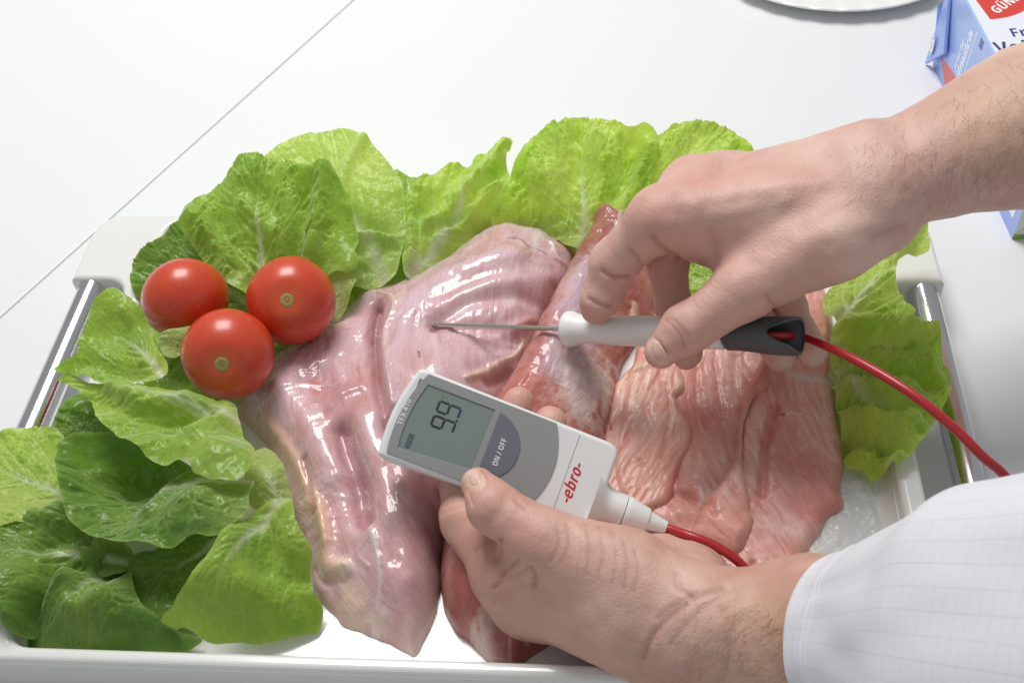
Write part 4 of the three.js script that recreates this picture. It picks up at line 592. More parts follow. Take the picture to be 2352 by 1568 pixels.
leaf('heavily crinkled bright leaf at the right end of the tray', { o: [[1905, 850, 26], [1950, 830, 34], [2000, 810, 42], [2040, 800, 46], [2090, 790, 50], [2140, 775, 52], [2156, 764, 50], [2168, 798, 48], [2178, 834, 46], [2186, 885, 44], [2180, 916, 42], [2163, 950, 42], [2142, 980, 40], [2118, 1013, 44], [2086, 1044, 43], [2062, 1068, 38], [2032, 1088, 26], [2011, 1099, 22], [1984, 1085, 22], [1946, 1078, 20], [1935, 1000, 22], [1922, 930, 24]], c: [[2060, 900, 44], [2000, 950, 36], [2100, 970, 44], [1990, 1040, 30], [2060, 1036, 46], [2085, 1010, 46], [2040, 1060, 42]], h: 40, base: [1925, 880, 26], tip: [2100, 1000, 40], tone: 'lime', seed: 52, vein: 2, crinkle: 2.5, wide: 0.8, folds: [{ p: [[1990, 840], [2050, 835], [2120, 850]], w: 5.5, d: 10 }, { p: [[1990, 870], [2060, 875], [2130, 890]], w: 4.5, d: -9 }, { p: [[1940, 895], [2010, 890], [2080, 915]], w: 5, d: 10 }, { p: [[1940, 930], [2000, 935], [2060, 960]], w: 4.5, d: -9 }, { p: [[1950, 960], [2020, 965], [2100, 975]], w: 4.5, d: 8 }, { p: [[1950, 1000], [2030, 1000], [2080, 1020]], w: 5, d: -8 }, { p: [[2080, 930], [2110, 960], [2120, 1000]], w: 4, d: -4 }] });

// ---------------------------------------------------------------- digital thermometer
const white = phy({ color: new THREE.Color(0.82, 0.83, 0.82), roughness: 0.42, clearcoat: 0.15, clearcoatRoughness: 0.3 });
const devO = V(-0.1009799, 0.08757323, -0.33403922), devX = V(0.9408904, -0.24523801, 0.2336313).normalize(), devY = V(0.32360665, 0.44717151, -0.83385633).normalize(), devN = V(0, 0, 0).crossVectors(devX, devY);
const mm = (g) => g.scale(0.001, 0.001, 0.001);
const thermo = thing('digital_thermometer', 'white and grey handheld digital thermometer with a 9.9 reading, held in the lower hand', 'thermometer', devO);
thermo.quaternion.setFromRotationMatrix(new THREE.Matrix4().makeBasis(devX, devY, devN)); thermo.updateMatrixWorld();
{
  const body = (pts, holes = [], depth = 16) => {
    const s = new THREE.Shape(); s.moveTo(...pts[0]); for (const p of pts.slice(1)) p.length === 2 ? s.lineTo(...p) : s.quadraticCurveTo(...p); s.closePath(); for (const h of holes) { const q = new THREE.Path(); q.moveTo(...h[0]); for (const p of h.slice(1)) q.lineTo(...p); q.closePath(); s.holes.push(q); }
    return mm(new THREE.ExtrudeGeometry(s, { depth, bevelEnabled: true, bevelThickness: 3, bevelSize: 2.4, bevelOffset: -2.4, bevelSegments: 6, curveSegments: 14 }).translate(0, 0, -19));
  };
  part('housing', body([[-0.5, -24.2], [2, -24.3], [99, -22.6], [107.5, -22, 108.2, -15.5], [108.6, -11], [108.6, 3], [108.6, 16], [108.4, 21.6, 101.5, 22.4], [4.5, 24.5], [1.8, 24.5, 0.4, 22.8], [-7, 0, -3.2, -21.6], [-3, -24.1, -0.5, -24.2]]), white, thermo);
  part('seam', mm(new THREE.BoxGeometry(0.3, 40.6, 0.06).translate(87.3, 0, 0)), std({ color: new THREE.Color(0.2, 0.2, 0.2), roughness: 0.8 }), thermo);
  const lathe = (pts) => mm(new THREE.LatheGeometry(pts.map(([x, r]) => new THREE.Vector2(r, x)), 56).rotateZ(-Math.PI / 2).translate(0, -6.9, -10));
  part('cable_socket', lathe([[104, 16], [106.5, 14], [108.6, 11.6], [111, 9.6], [114, 8.8], [120.4, 8.6], [120.6, 8.2], [120.6, 0]]), white, thermo);
  part('strain_relief', lathe([[120.9, 0], [120.9, 8.3], [121.3, 8.7], [124, 8.5], [125.5, 7.9], [133, 6.3], [133.4, 5.9], [133.6, 5.2], [143, 3.3], [143.3, 2.9], [143.3, 0]]), white, thermo);
  // grey front panel with a window for the display
  const pan = new THREE.Shape(); pan.moveTo(0.9, -21.2); pan.lineTo(75, -21.6); pan.quadraticCurveTo(87, 0, 74.6, 21.6); pan.lineTo(6.2, 22.6); pan.quadraticCurveTo(-3.4, 0.5, 0.9, -21.2);
  const win = new THREE.Path(); win.moveTo(5.2, -17); win.quadraticCurveTo(2.6, 0.5, 7.9, 17.5); win.lineTo(43.6, 17.2); win.lineTo(42.9, -14.3); win.closePath(); pan.holes.push(win);
  const panel = part('front_panel', mm(new THREE.ExtrudeGeometry(pan, { depth: 0.5, bevelEnabled: true, bevelSize: 0.15, bevelThickness: 0.1, bevelOffset: -0.15, bevelSegments: 1, curveSegments: 24 }).translate(0, 0, 0.02)), std({ color: col(150, 152, 152), roughness: 0.5 }), thermo);
  const lcd = canvasTex(1024, 880, (g, w, h) => {   // x = along the local y, y = along the local x; 46 x 42 mm
    g.fillStyle = '#7d8a83'; g.fillRect(0, 0, w, h);
    const k = w / 42, P = (X, Y) => [(Y + 21) * k, (X - 2) * k];   // local millimetres to canvas
    const bar = (a, b, c, wd) => { g.strokeStyle = c; g.lineWidth = wd * k; g.lineCap = 'butt'; g.beginPath(); g.moveTo(...P(...a)); g.lineTo(...P(...b)); g.stroke(); };
    const nine = (y, c) => { const L = y - 2.6, R = y + 2.6, T = 16.4, M = 21.9, B = 27.6; bar([T, L + 0.2], [T, R - 0.2], c[0], 1.35); bar([T + 0.3, L], [M - 0.3, L], c[0], 1.35); bar([T + 0.3, R], [M - 0.3, R], c[0], 1.35); bar([M, L + 0.2], [M, R - 0.2], c[0], 1.35); bar([M + 0.3, R], [B - 0.3, R], c[1], 1.35); bar([B, L + 0.4], [B, R - 0.2], c[1], 1.35); };
    nine(1.6, ['#2b2e31', '#33354c']); nine(9.2, ['#33363a', '#3a3c58']); bar([27, 5.4], [28.3, 5.4], '#2f3148', 1.3);
    g.fillStyle = '#55605c'; g.font = `${3 * k}px sans-serif`; g.fillText('°C', ...P(18.6, 12.6));
    g.fillStyle = '#4f5660'; g.fillRect(...P(8, -15.4), 7 * k, 2.9 * k); g.fillRect(...P(8.7, -15.9), 0.6 * k, 1.5 * k); g.fillStyle = '#77837e'; for (let i = 0; i < 4; i++) g.fillRect(...P(8.5, -14.4 + i * 1.5), 0.35 * k, 1.9 * k);
  });
  const lg = new THREE.PlaneGeometry(38, 42.4);   // plane x runs along local y, plane y against local x
  lg.applyMatrix4(new THREE.Matrix4().makeBasis(V(0, 1, 0), V(-1, 0, 0), V(0, 0, 1)).setPosition(24, 0, 0.1));
  lg.scale(1, 1, 1);
  { const uv = lg.attributes.uv, ps = lg.attributes.position; for (let i = 0; i < uv.count; i++) uv.setXY(i, (ps.getY(i) + 21) / 42, 1 - (ps.getX(i) - 2) / (880 / 1024 * 42)); }
  lcd.wrapS = lcd.wrapT = THREE.ClampToEdgeWrapping;
  part('display', mm(lg), phy({ map: lcd, roughness: 0.5, clearcoat: 0.25, clearcoatRoughness: 0.1 }), thermo);
  const btn = new THREE.Shape(); btn.moveTo(46, -17.6); btn.lineTo(46.4, 17.2); btn.bezierCurveTo(56, 15, 62.3, 8, 62.3, -0.4); btn.bezierCurveTo(62.3, -9, 57, -15.6, 46, -17.6);
  const button = part('button', mm(new THREE.ExtrudeGeometry(btn, { depth: 0.35, bevelEnabled: true, bevelSize: 0.3, bevelThickness: 0.2, bevelOffset: -0.3, bevelSegments: 2, curveSegments: 24 }).translate(0, 0, 0.5)), std({ color: col(112, 114, 124), roughness: 0.55 }), thermo);
  const txt = (s, f, size, len, x, y, z, mat, slant = 0, under = thermo) => {
    const g = new TextGeometry(s, { font: f, size, depth: 0.12, curveSegments: 5, bevelEnabled: false }); g.computeBoundingBox();
    const b = g.boundingBox, k = len / (b.max.x - b.min.x); g.translate(-(b.max.x + b.min.x) / 2, 0, 0); g.scale(k, 1, 1);
    if (slant) g.applyMatrix4(new THREE.Matrix4().makeShear(0, 0, slant, 0, 0, 0));
    g.applyMatrix4(new THREE.Matrix4().makeBasis(V(0, 1, 0), V(-1, 0, 0), V(0, 0, 1)).setPosition(x, y, z));
    part('lettering', mm(g), mat, under);
  };
  txt('TFX 410', font, 2.6, 13.4, 3.0, 0.6, 0.6, std({ color: col(226, 228, 228), roughness: 0.6 }), 0, panel);
  txt('ON / OFF', font, 2.7, 14, 54.2, -1.6, 1.05, std({ color: col(232, 232, 234), roughness: 0.6 }), 0, button);
  const red = std({ color: col(196, 44, 50), roughness: 0.5 });
  txt('-ebro-', font, 5.6, 20, 94, -3.6, 0.03, red, 0.3);
}

// ---------------------------------------------------------------- probe and cable
const redCable = phy({ color: col(172, 24, 34), roughness: 0.42, clearcoat: 0.35, clearcoatRoughness: 0.2 });
const tip = poultry.full(996, 745.5), shaft = at(1297, 755, 0.060), pDir = shaft.clone().sub(tip).normalize();
tip.addScaledVector(pDir, -0.004);
const probeAt = (s) => shaft.clone().addScaledVector(pDir, s / 1000);
{
  const probe = thing('probe', 'white probe handle with thin steel needle stuck into the pale pink poultry', 'probe', shaft);
  const camSide = ray(1500, 760).negate().projectOnPlane(pDir).normalize();
  probe.quaternion.setFromRotationMatrix(new THREE.Matrix4().makeBasis(camSide, pDir, V(0, 0, 0).crossVectors(camSide, pDir)));   // own y along the probe, own x to the camera side
  const lathe = (pts, seg = 64) => mm(new THREE.LatheGeometry(pts.map(([s, r]) => new THREE.Vector2(r, s)), seg));
  const L = tip.distanceTo(shaft) * 1000 + 18;
  part('needle', lathe([[-L, 0], [-L + 0.5, 0.3], [-L + 8, 1.25], [-30, 1.4], [0, 1.4], [4, 1.4]], 24), std({ color: new THREE.Color(0.62, 0.58, 0.52), metalness: 1, roughness: 0.22 }), probe);
  const hg = lathe([[0, 0], [0, 1.5], [-0.4, 3], [-0.2, 7.2], [0.6, 9.2], [2.2, 10], [4.6, 9.9], [7, 9.2], [10, 8.1], [14, 7.6], [20, 7.7], [34, 8.2], [60, 8.5], [86, 8.2], [92, 8.1], [92, 0]]);
  part('handle', hg, white, probe);
  // dark grip, hollow, its end cut open on one side for the cable
  const NS = 26, NA = 64, p = [], ix = [], endAt = (a) => 131 - 15 * Math.exp(-(((((a + Math.PI + 0.25) % (2 * Math.PI)) - Math.PI) / 0.75) ** 2)), startAt = (a) => 88 - 6 * Math.cos(a + 2);
  const R = (s) => 8.5 + 1.5 * smooth(98, 122, s) - 0.9 * smooth(128, 134, s);
  for (const inner of [0, 1]) for (let i = 0; i <= NS; i++) for (let j = 0; j <= NA; j++) { const a = j / NA * 2 * Math.PI, s = lerp(startAt(a), endAt(a) - (i === NS ? 0 : 0.0), i / NS), r = R(s) - inner * 1.7; p.push(Math.cos(a) * r, s, -Math.sin(a) * r); }
  const id = (k, i, j) => k * (NS + 1) * (NA + 1) + i * (NA + 1) + j;
  for (const k of [0, 1]) for (let i = 0; i < NS; i++) for (let j = 0; j < NA; j++) { const q = [id(k, i, j), id(k, i + 1, j), id(k, i + 1, j + 1), id(k, i, j + 1)]; k ? ix.push(q[0], q[1], q[2], q[0], q[2], q[3]) : ix.push(q[0], q[2], q[1], q[0], q[3], q[2]); }
  for (const i of [0, NS]) for (let j = 0; j < NA; j++) ix.push(id(0, i, j), id(1, i, j), id(1, i, j + 1), id(0, i, j), id(1, i, j + 1), id(0, i, j + 1));
  const gg = new THREE.BufferGeometry(); gg.setAttribute('position', new THREE.Float32BufferAttribute(p, 3)); gg.setIndex(ix); gg.computeVertexNormals();
  part('grip', mm(gg), phy({ color: col(82, 86, 88), roughness: 0.5, side: THREE.DoubleSide }), probe);
}
{
  const end = V(143.3, -6.9, -10).multiplyScalar(0.001).applyMatrix4(thermo.matrixWorld), out = V(138, -6.9, -10).multiplyScalar(0.001).applyMatrix4(thermo.matrixWorld);
  const pts = [out, end, at(1590, 1232, 0.045), at(1640, 1252, 0.044), at(1692, 1286, 0.041), at(1722, 1318, 0.037), at(1742, 1350, 0.033), at(1800, 1440, 0.0275), at(1930, 1480, 0.0275), at(2130, 1400, 0.03), at(2290, 1260, 0.05), at(2345, 1165, 0.07), at(2306, 1090, 0.088), at(2260, 1050, 0.096), at(2200, 990, 0.103), at(2100, 908, 0.108), at(1990, 840, 0.104), at(1900, 795, 0.096), at(1838, 772, 0.088), probeAt(118), probeAt(100)];
  const c = new THREE.CatmullRomCurve3(pts, false, 'centripetal');
  const g = new THREE.TubeGeometry(c, 420, 0.0023, 18, false).applyMatrix4(thermo.matrixWorld.clone().invert());
  part('cable', g, redCable, thermo, 'smooth red cable running from the thermometer to the probe');
}

// ---------------------------------------------------------------- person: two hands, forearms, sleeve
const J = (x, y, h, r) => { const p = at(x, y, h / 1000); return { p, r: r / 1000 }; };
const bone = (a, b) => { const d = b.p.clone().sub(a.p); return [a.p.x, a.p.y, a.p.z, d.x, d.y, d.z, 1 / (d.lengthSq() + 1e-12), a.r, b.r - a.r]; };
const chain = (...j) => j.slice(1).map((q, i) => bone(j[i], q));
const cap = (b, x, y, z) => { const wx = x - b[0], wy = y - b[1], wz = z - b[2], t = clamp((wx * b[3] + wy * b[4] + wz * b[5]) * b[6]), dx = wx - b[3] * t, dy = wy - b[4] * t, dz = wz - b[5] * t; return Math.sqrt(dx * dx + dy * dy + dz * dz) - b[7] - b[8] * t; };
const smin = (a, b, k) => { const h = Math.max(k - Math.abs(a - b), 0) / k; return Math.min(a, b) - h * h * k * 0.25; };
function limb(spec) {
  const { palm, fingers, cell } = spec;
  const field = (x, y, z) => {
    let d = 1; for (const b of palm) d = smin(d, cap(b, x, y, z), 0.014);
    let out = d;
    for (const f of fingers) { let q = 1; for (const b of f.bones) q = smin(q, cap(b, x, y, z), 0.0045); out = Math.min(out, smin(q, d, f.k ?? 0.008)); }
    if (spec.carve) for (const b of spec.carve) out = -smin(-out, cap(b, x, y, z), 0.004);
    return out;
  };
  const all = [...palm, ...fingers.flatMap((f) => f.bones)], lo = [9, 9, 9], hi = [-9, -9, -9];
  for (const b of all) for (let e = 0; e < 2; e++) for (let c = 0; c < 3; c++) { const q = b[c] + e * b[3 + c], r = b[7] + e * b[8] + 0.006; lo[c] = Math.min(lo[c], q - r); hi[c] = Math.max(hi[c], q + r); }
  if (spec.clipX) hi[0] = Math.min(hi[0], spec.clipX);
  const N = [0, 1, 2].map((c) => Math.ceil((hi[c] - lo[c]) / cell / 8) * 8 + 1), F = new Float32Array(N[0] * N[1] * N[2]).fill(1), at3 = (i, j, k) => (k * N[1] + j) * N[0] + i, live = [];
  for (let k = 0; k < N[2] - 1; k += 8) for (let j = 0; j < N[1] - 1; j += 8) for (let i = 0; i < N[0] - 1; i += 8) {
    if (Math.abs(field(lo[0] + (i + 4) * cell, lo[1] + (j + 4) * cell, lo[2] + (k + 4) * cell)) > cell * 8 * 0.87 + 0.006) { const s = field(lo[0] + (i + 4) * cell, lo[1] + (j + 4) * cell, lo[2] + (k + 4) * cell); for (let c = 0; c <= 8; c++) for (let b = 0; b <= 8; b++) for (let a = 0; a <= 8; a++) { const q = at3(i + a, j + b, k + c); if (F[q] === 1) F[q] = s > 0 ? 0.99 : -0.99; } continue; }
    live.push([i, j, k]);
  }
  for (const [i, j, k] of live) for (let c = 0; c <= 8; c++) for (let b = 0; b <= 8; b++) for (let a = 0; a <= 8; a++) F[at3(i + a, j + b, k + c)] = field(lo[0] + (i + a) * cell, lo[1] + (j + b) * cell, lo[2] + (k + c) * cell);
  const id = new Int32Array(F.length).fill(-1), P = [], idx = [], E = [[0, 1], [0, 2], [0, 4], [1, 3], [1, 5], [2, 3], [2, 6], [3, 7], [4, 5], [4, 6], [5, 7], [6, 7]];
  for (const [bi, bj, bk] of live) for (let k = bk; k < bk + 8; k++) for (let j = bj; j < bj + 8; j++) for (let i = bi; i < bi + 8; i++) {
    const v = [0, 1, 2, 3, 4, 5, 6, 7].map((c) => F[at3(i + (c & 1), j + ((c >> 1) & 1), k + (c >> 2))]);
    let n = 0, x = 0, y = 0, z = 0;
    for (const [a, b] of E) if (v[a] < 0 !== v[b] < 0) { const t = v[a] / (v[a] - v[b]); x += lerp(a & 1, b & 1, t); y += lerp((a >> 1) & 1, (b >> 1) & 1, t); z += lerp(a >> 2, b >> 2, t); n++; }
    if (n) { id[at3(i, j, k)] = P.length / 3; P.push(lo[0] + (i + x / n) * cell, lo[1] + (j + y / n) * cell, lo[2] + (k + z / n) * cell); }
  }
  const quad = (a, b, c, d, flip) => { if (a < 0 || b < 0 || c < 0 || d < 0) return; flip ? idx.push(a, c, b, a, d, c) : idx.push(a, b, c, a, c, d); };
  for (const [bi, bj, bk] of live) for (let k = bk; k < bk + 8; k++) for (let j = bj; j < bj + 8; j++) for (let i = bi; i < bi + 8; i++) {
    const f0 = F[at3(i, j, k)] < 0;
    if (j > 0 && k > 0 && f0 !== F[at3(i + 1, j, k)] < 0) quad(id[at3(i, j - 1, k - 1)], id[at3(i, j, k - 1)], id[at3(i, j, k)], id[at3(i, j - 1, k)], !f0);
    if (i > 0 && k > 0 && f0 !== F[at3(i, j + 1, k)] < 0) quad(id[at3(i - 1, j, k - 1)], id[at3(i - 1, j, k)], id[at3(i, j, k)], id[at3(i, j, k - 1)], !f0);
    if (i > 0 && j > 0 && f0 !== F[at3(i, j, k + 1)] < 0) quad(id[at3(i - 1, j - 1, k)], id[at3(i, j - 1, k)], id[at3(i, j, k)], id[at3(i - 1, j, k)], !f0);
  }
  // creases, tendons and patches drawn on the skin where the photograph shows them
  const hit = (px, py) => { const r = ray(px, py); let t = 0.2; for (let i = 0; i < 90; i++) { const d = field(r.x * t, 0.52 + r.y * t, r.z * t); if (d < 2e-4) break; t += d * 0.8; if (t > 0.9) return null; } return V(r.x * t, 0.52 + r.y * t, r.z * t); };
  const marks = spec.marks.map((m) => { const q0 = m.p.map(([x, y]) => hit(x, y)).filter(Boolean); const q = q0.length > 2 ? new THREE.CatmullRomCurve3(q0, false, 'centripetal').getPoints(q0.length * 5) : q0; return { ...m, q, w: m.w / 1000, wc: (m.wc ?? m.w) / 1000, d: (m.d ?? 0) / 1000 }; }).filter((m) => m.q.length);
  const nv = P.length / 3, C = new Float32Array(nv * 3), UV = new Float32Array(nv * 2), e = 4e-4, A = spec.axis, ad = A[1].clone().sub(A[0]).normalize(), au = V(0, 1, 0).projectOnPlane(ad).normalize(), aw = V(0, 0, 0).crossVectors(ad, au), N3 = new Float32Array(nv * 3);
  for (let i = 0; i < nv; i++) {
    const x = P[i * 3], y = P[i * 3 + 1], z = P[i * 3 + 2];
    let gx = field(x + e, y, z) - field(x - e, y, z), gy = field(x, y + e, z) - field(x, y - e, z), gz = field(x, y, z + e) - field(x, y, z - e); const gl = Math.hypot(gx, gy, gz) || 1; gx /= gl; gy /= gl; gz /= gl;
    let off = 0.00035 * noise(x * 160, y * 160, z * 160) + 0.0009 * noise(x * 45, y * 45, z * 45);
    const big = fbm(x * 40, y * 40, z * 40, 3), fine = noise(x * 260, y * 260, z * 260);
    let c = spec.skin.map((a, q) => lerp(a, spec.skin2[q], clamp(0.5 + big * 1.6 + fine * 0.22)));
    const tipn = spec.pink ? spec.pink(x, y, z) : 0; c = c.map((a, q) => lerp(a, spec.pinkCol[q], tipn));
    for (const m of marks) {
      const far = Math.max(m.w, m.c ? m.wc : 0) * 2.4; let d = 1;
      if (m.q.length === 1) d = Math.hypot(x - m.q[0].x, y - m.q[0].y, z - m.q[0].z);
      else for (let s = 1; s < m.q.length; s++) { const a = m.q[s - 1], b = m.q[s], mx = x - a.x, my = y - a.y, mz = z - a.z; if (mx * mx + my * my + mz * mz > 0.0016) continue; const ex = b.x - a.x, ey = b.y - a.y, ez = b.z - a.z, t = clamp((mx * ex + my * ey + mz * ez) / (ex * ex + ey * ey + ez * ez + 1e-12)); d = Math.min(d, Math.hypot(mx - ex * t, my - ey * t, mz - ez * t)); }
      if (d > far) continue;
      off += m.d * Math.exp(-((d / m.w) ** 2));
      if (m.c) { const t = Math.exp(-((d / m.wc) ** (m.pw ?? 2))) * (m.a ?? 0.6); c = c.map((a, q) => lerp(a, m.c[q], t)); }
    }
    P[i * 3] += gx * off; P[i * 3 + 1] += gy * off; P[i * 3 + 2] += gz * off; C.set(c, i * 3);
    const rx = x - A[0].x, ry = y - A[0].y, rz = z - A[0].z, ua = rx * ad.x + ry * ad.y + rz * ad.z, cu = rx * au.x + ry * au.y + rz * au.z, cw = rx * aw.x + ry * aw.y + rz * aw.z;
    UV[i * 2] = ua / 0.05; UV[i * 2 + 1] = Math.atan2(cw, cu) * 0.03 / 0.05; N3.set([gx, gy, gz], i * 3);
  }
  const g = new THREE.BufferGeometry();
  g.setAttribute('position', new THREE.Float32BufferAttribute(P, 3)); g.setAttribute('uv', new THREE.BufferAttribute(UV, 2)); g.setAttribute('color', new THREE.BufferAttribute(C, 3)); g.setIndex(idx); g.computeVertexNormals();
  return { g, hit, field, N3, ad };
}
const CR = srgb(150, 84, 74), NAIL = srgb(226, 190, 172), ROSE = srgb(206, 138, 124), TAN = srgb(196, 158, 128);
const upper = (() => {
  const wr = J(2008, 448, 140, 19.5), wu = J(1985, 402, 138, 20.5), fa = J(2352, 312, 152, 33), fu = J(2352, 276, 150, 33), el = J(2840, 30, 168, 42);
  const iM = J(1516, 500, 134, 12.6), mM = J(1594, 434, 129, 12.4), rM = J(1668, 420, 119, 12), lM = J(1745, 420, 108, 11);
  const tC = J(1915, 560, 131, 17), tM = J(1705, 668, 113, 15);
  return limb({
    cell: 0.00105, clipX: 0.3, axis: [at(1800, 520, 0.125), at(2352, 287, 0.15)], skin: srgb(206, 164, 150), skin2: srgb(219, 184, 169), pinkCol: srgb(212, 152, 140), pink: (x) => 0.35 * (1 - smooth(0.03, 0.12, x)),
    palm: [bone(el, fa), bone(el, fu), bone(fa, wr), bone(fu, wu), bone(wr, { ...iM, r: 0.0125 }), bone(wu, mM), bone(wu, rM), bone(wu, lM), bone(wr, tC), bone(J(1800, 570, 122, 14), J(1640, 520, 124, 12.5)), bone(J(1720, 580, 116, 12), J(1590, 545, 117, 12.5)), bone(iM, mM), bone(mM, rM), bone(rM, lM), bone(J(2040, 528, 130, 9.5), J(1985, 555, 128, 11))],
    fingers: [
      { bones: chain(tC, tM, J(1578, 757, 97, 12.6), J(1519, 806, 89, 9.3)), k: 0.012 },
      { bones: chain(iM, J(1410, 602, 106, 12.4), J(1378, 688, 89, 10), J(1369, 711, 82, 8.6)), k: 0.008 },
      { bones: chain(mM, J(1532, 592, 97, 11.6), J(1545, 700, 72, 9.8), J(1578, 813, 52, 8.6)), k: 0.006 },
      { bones: chain(rM, J(1660, 570, 88, 11), J(1722, 700, 62, 9.5), J(1792, 818, 50, 8.8)), k: 0.006 },
      { bones: chain(lM, J(1760, 570, 84, 10), J(1815, 700, 62, 8.8), J(1866, 808, 54, 8.2)), k: 0.006 },
    ],
    marks: [
      { p: [[1500, 545], [1530, 575], [1560, 600], [1600, 615]], w: 2.2, d: -1.6, c: CR, wc: 1.6, a: 0.45 },
      { p: [[1448, 575], [1465, 595], [1490, 612]], w: 2, d: -1.2, c: CR, wc: 1.4, a: 0.35 },
      { p: [[1384, 622], [1410, 636], [1445, 636]], w: 1.6, d: -1.3, c: CR, wc: 1.3, a: 0.5 },
      { p: [[1352, 686], [1380, 700], [1408, 704]], w: 1.3, d: -1, c: CR, wc: 1, a: 0.5 },
      { p: [[1530, 735], [1550, 752], [1566, 775], [1572, 800]], w: 1.1, d: -0.5, c: CR, wc: 0.8, a: 0.4 },
      { p: [[1538, 730], [1560, 745], [1580, 772]], w: 1.1, d: -0.4, c: CR, wc: 0.7, a: 0.3 },
      { p: [[1762, 680], [1775, 700], [1765, 722]], w: 1.2, d: -0.8, c: CR, wc: 1, a: 0.35 },
      { p: [[1645, 606], [1640, 560], [1630, 530]], w: 3, d: -0.8, c: CR, wc: 3, a: 0.2 },
      { p: [[1496, 795], [1506, 815], [1522, 826]], w: 3.4, d: 0.2, c: NAIL, wc: 4.4, pw: 6, a: 0.85 },
      { p: [[1502, 772], [1518, 790], [1532, 812]], w: 0.8, d: -0.6, c: CR, wc: 0.7, a: 0.4 },
      { p: [[1850, 560], [1920, 530], [1990, 510]], w: 6, d: 1.2 },
      { p: [[1600, 470], [1720, 440], [1880, 420]], w: 5, d: 0.9 }, { p: [[1540, 520], [1660, 490], [1800, 460]], w: 4, d: 0.7 },
      { p: [[1640, 460], [1760, 470]], w: 7, d: -0.8 },
      { p: [[2150, 470], [2250, 430], [2340, 400]], w: 2.5, d: -0.8 },
      { p: [[2010, 545], [2040, 530], [2075, 520]], w: 3, d: -1, c: CR, wc: 3, a: 0.25 },
      { p: [[1640, 400], [1760, 390], [1900, 400]], w: 10, d: 0, c: ROSE, wc: 14, a: 0.2 }, { p: [[1510, 480]], w: 8, d: 0.4, c: ROSE, wc: 10, a: 0.3 }, { p: [[1590, 415]], w: 8, d: 0.4, c: ROSE, wc: 9, a: 0.3 },
      { p: [[2300, 220], [2352, 300]], w: 10, d: 0, c: TAN, wc: 34, a: 0.6 },
    ],
  });
})();
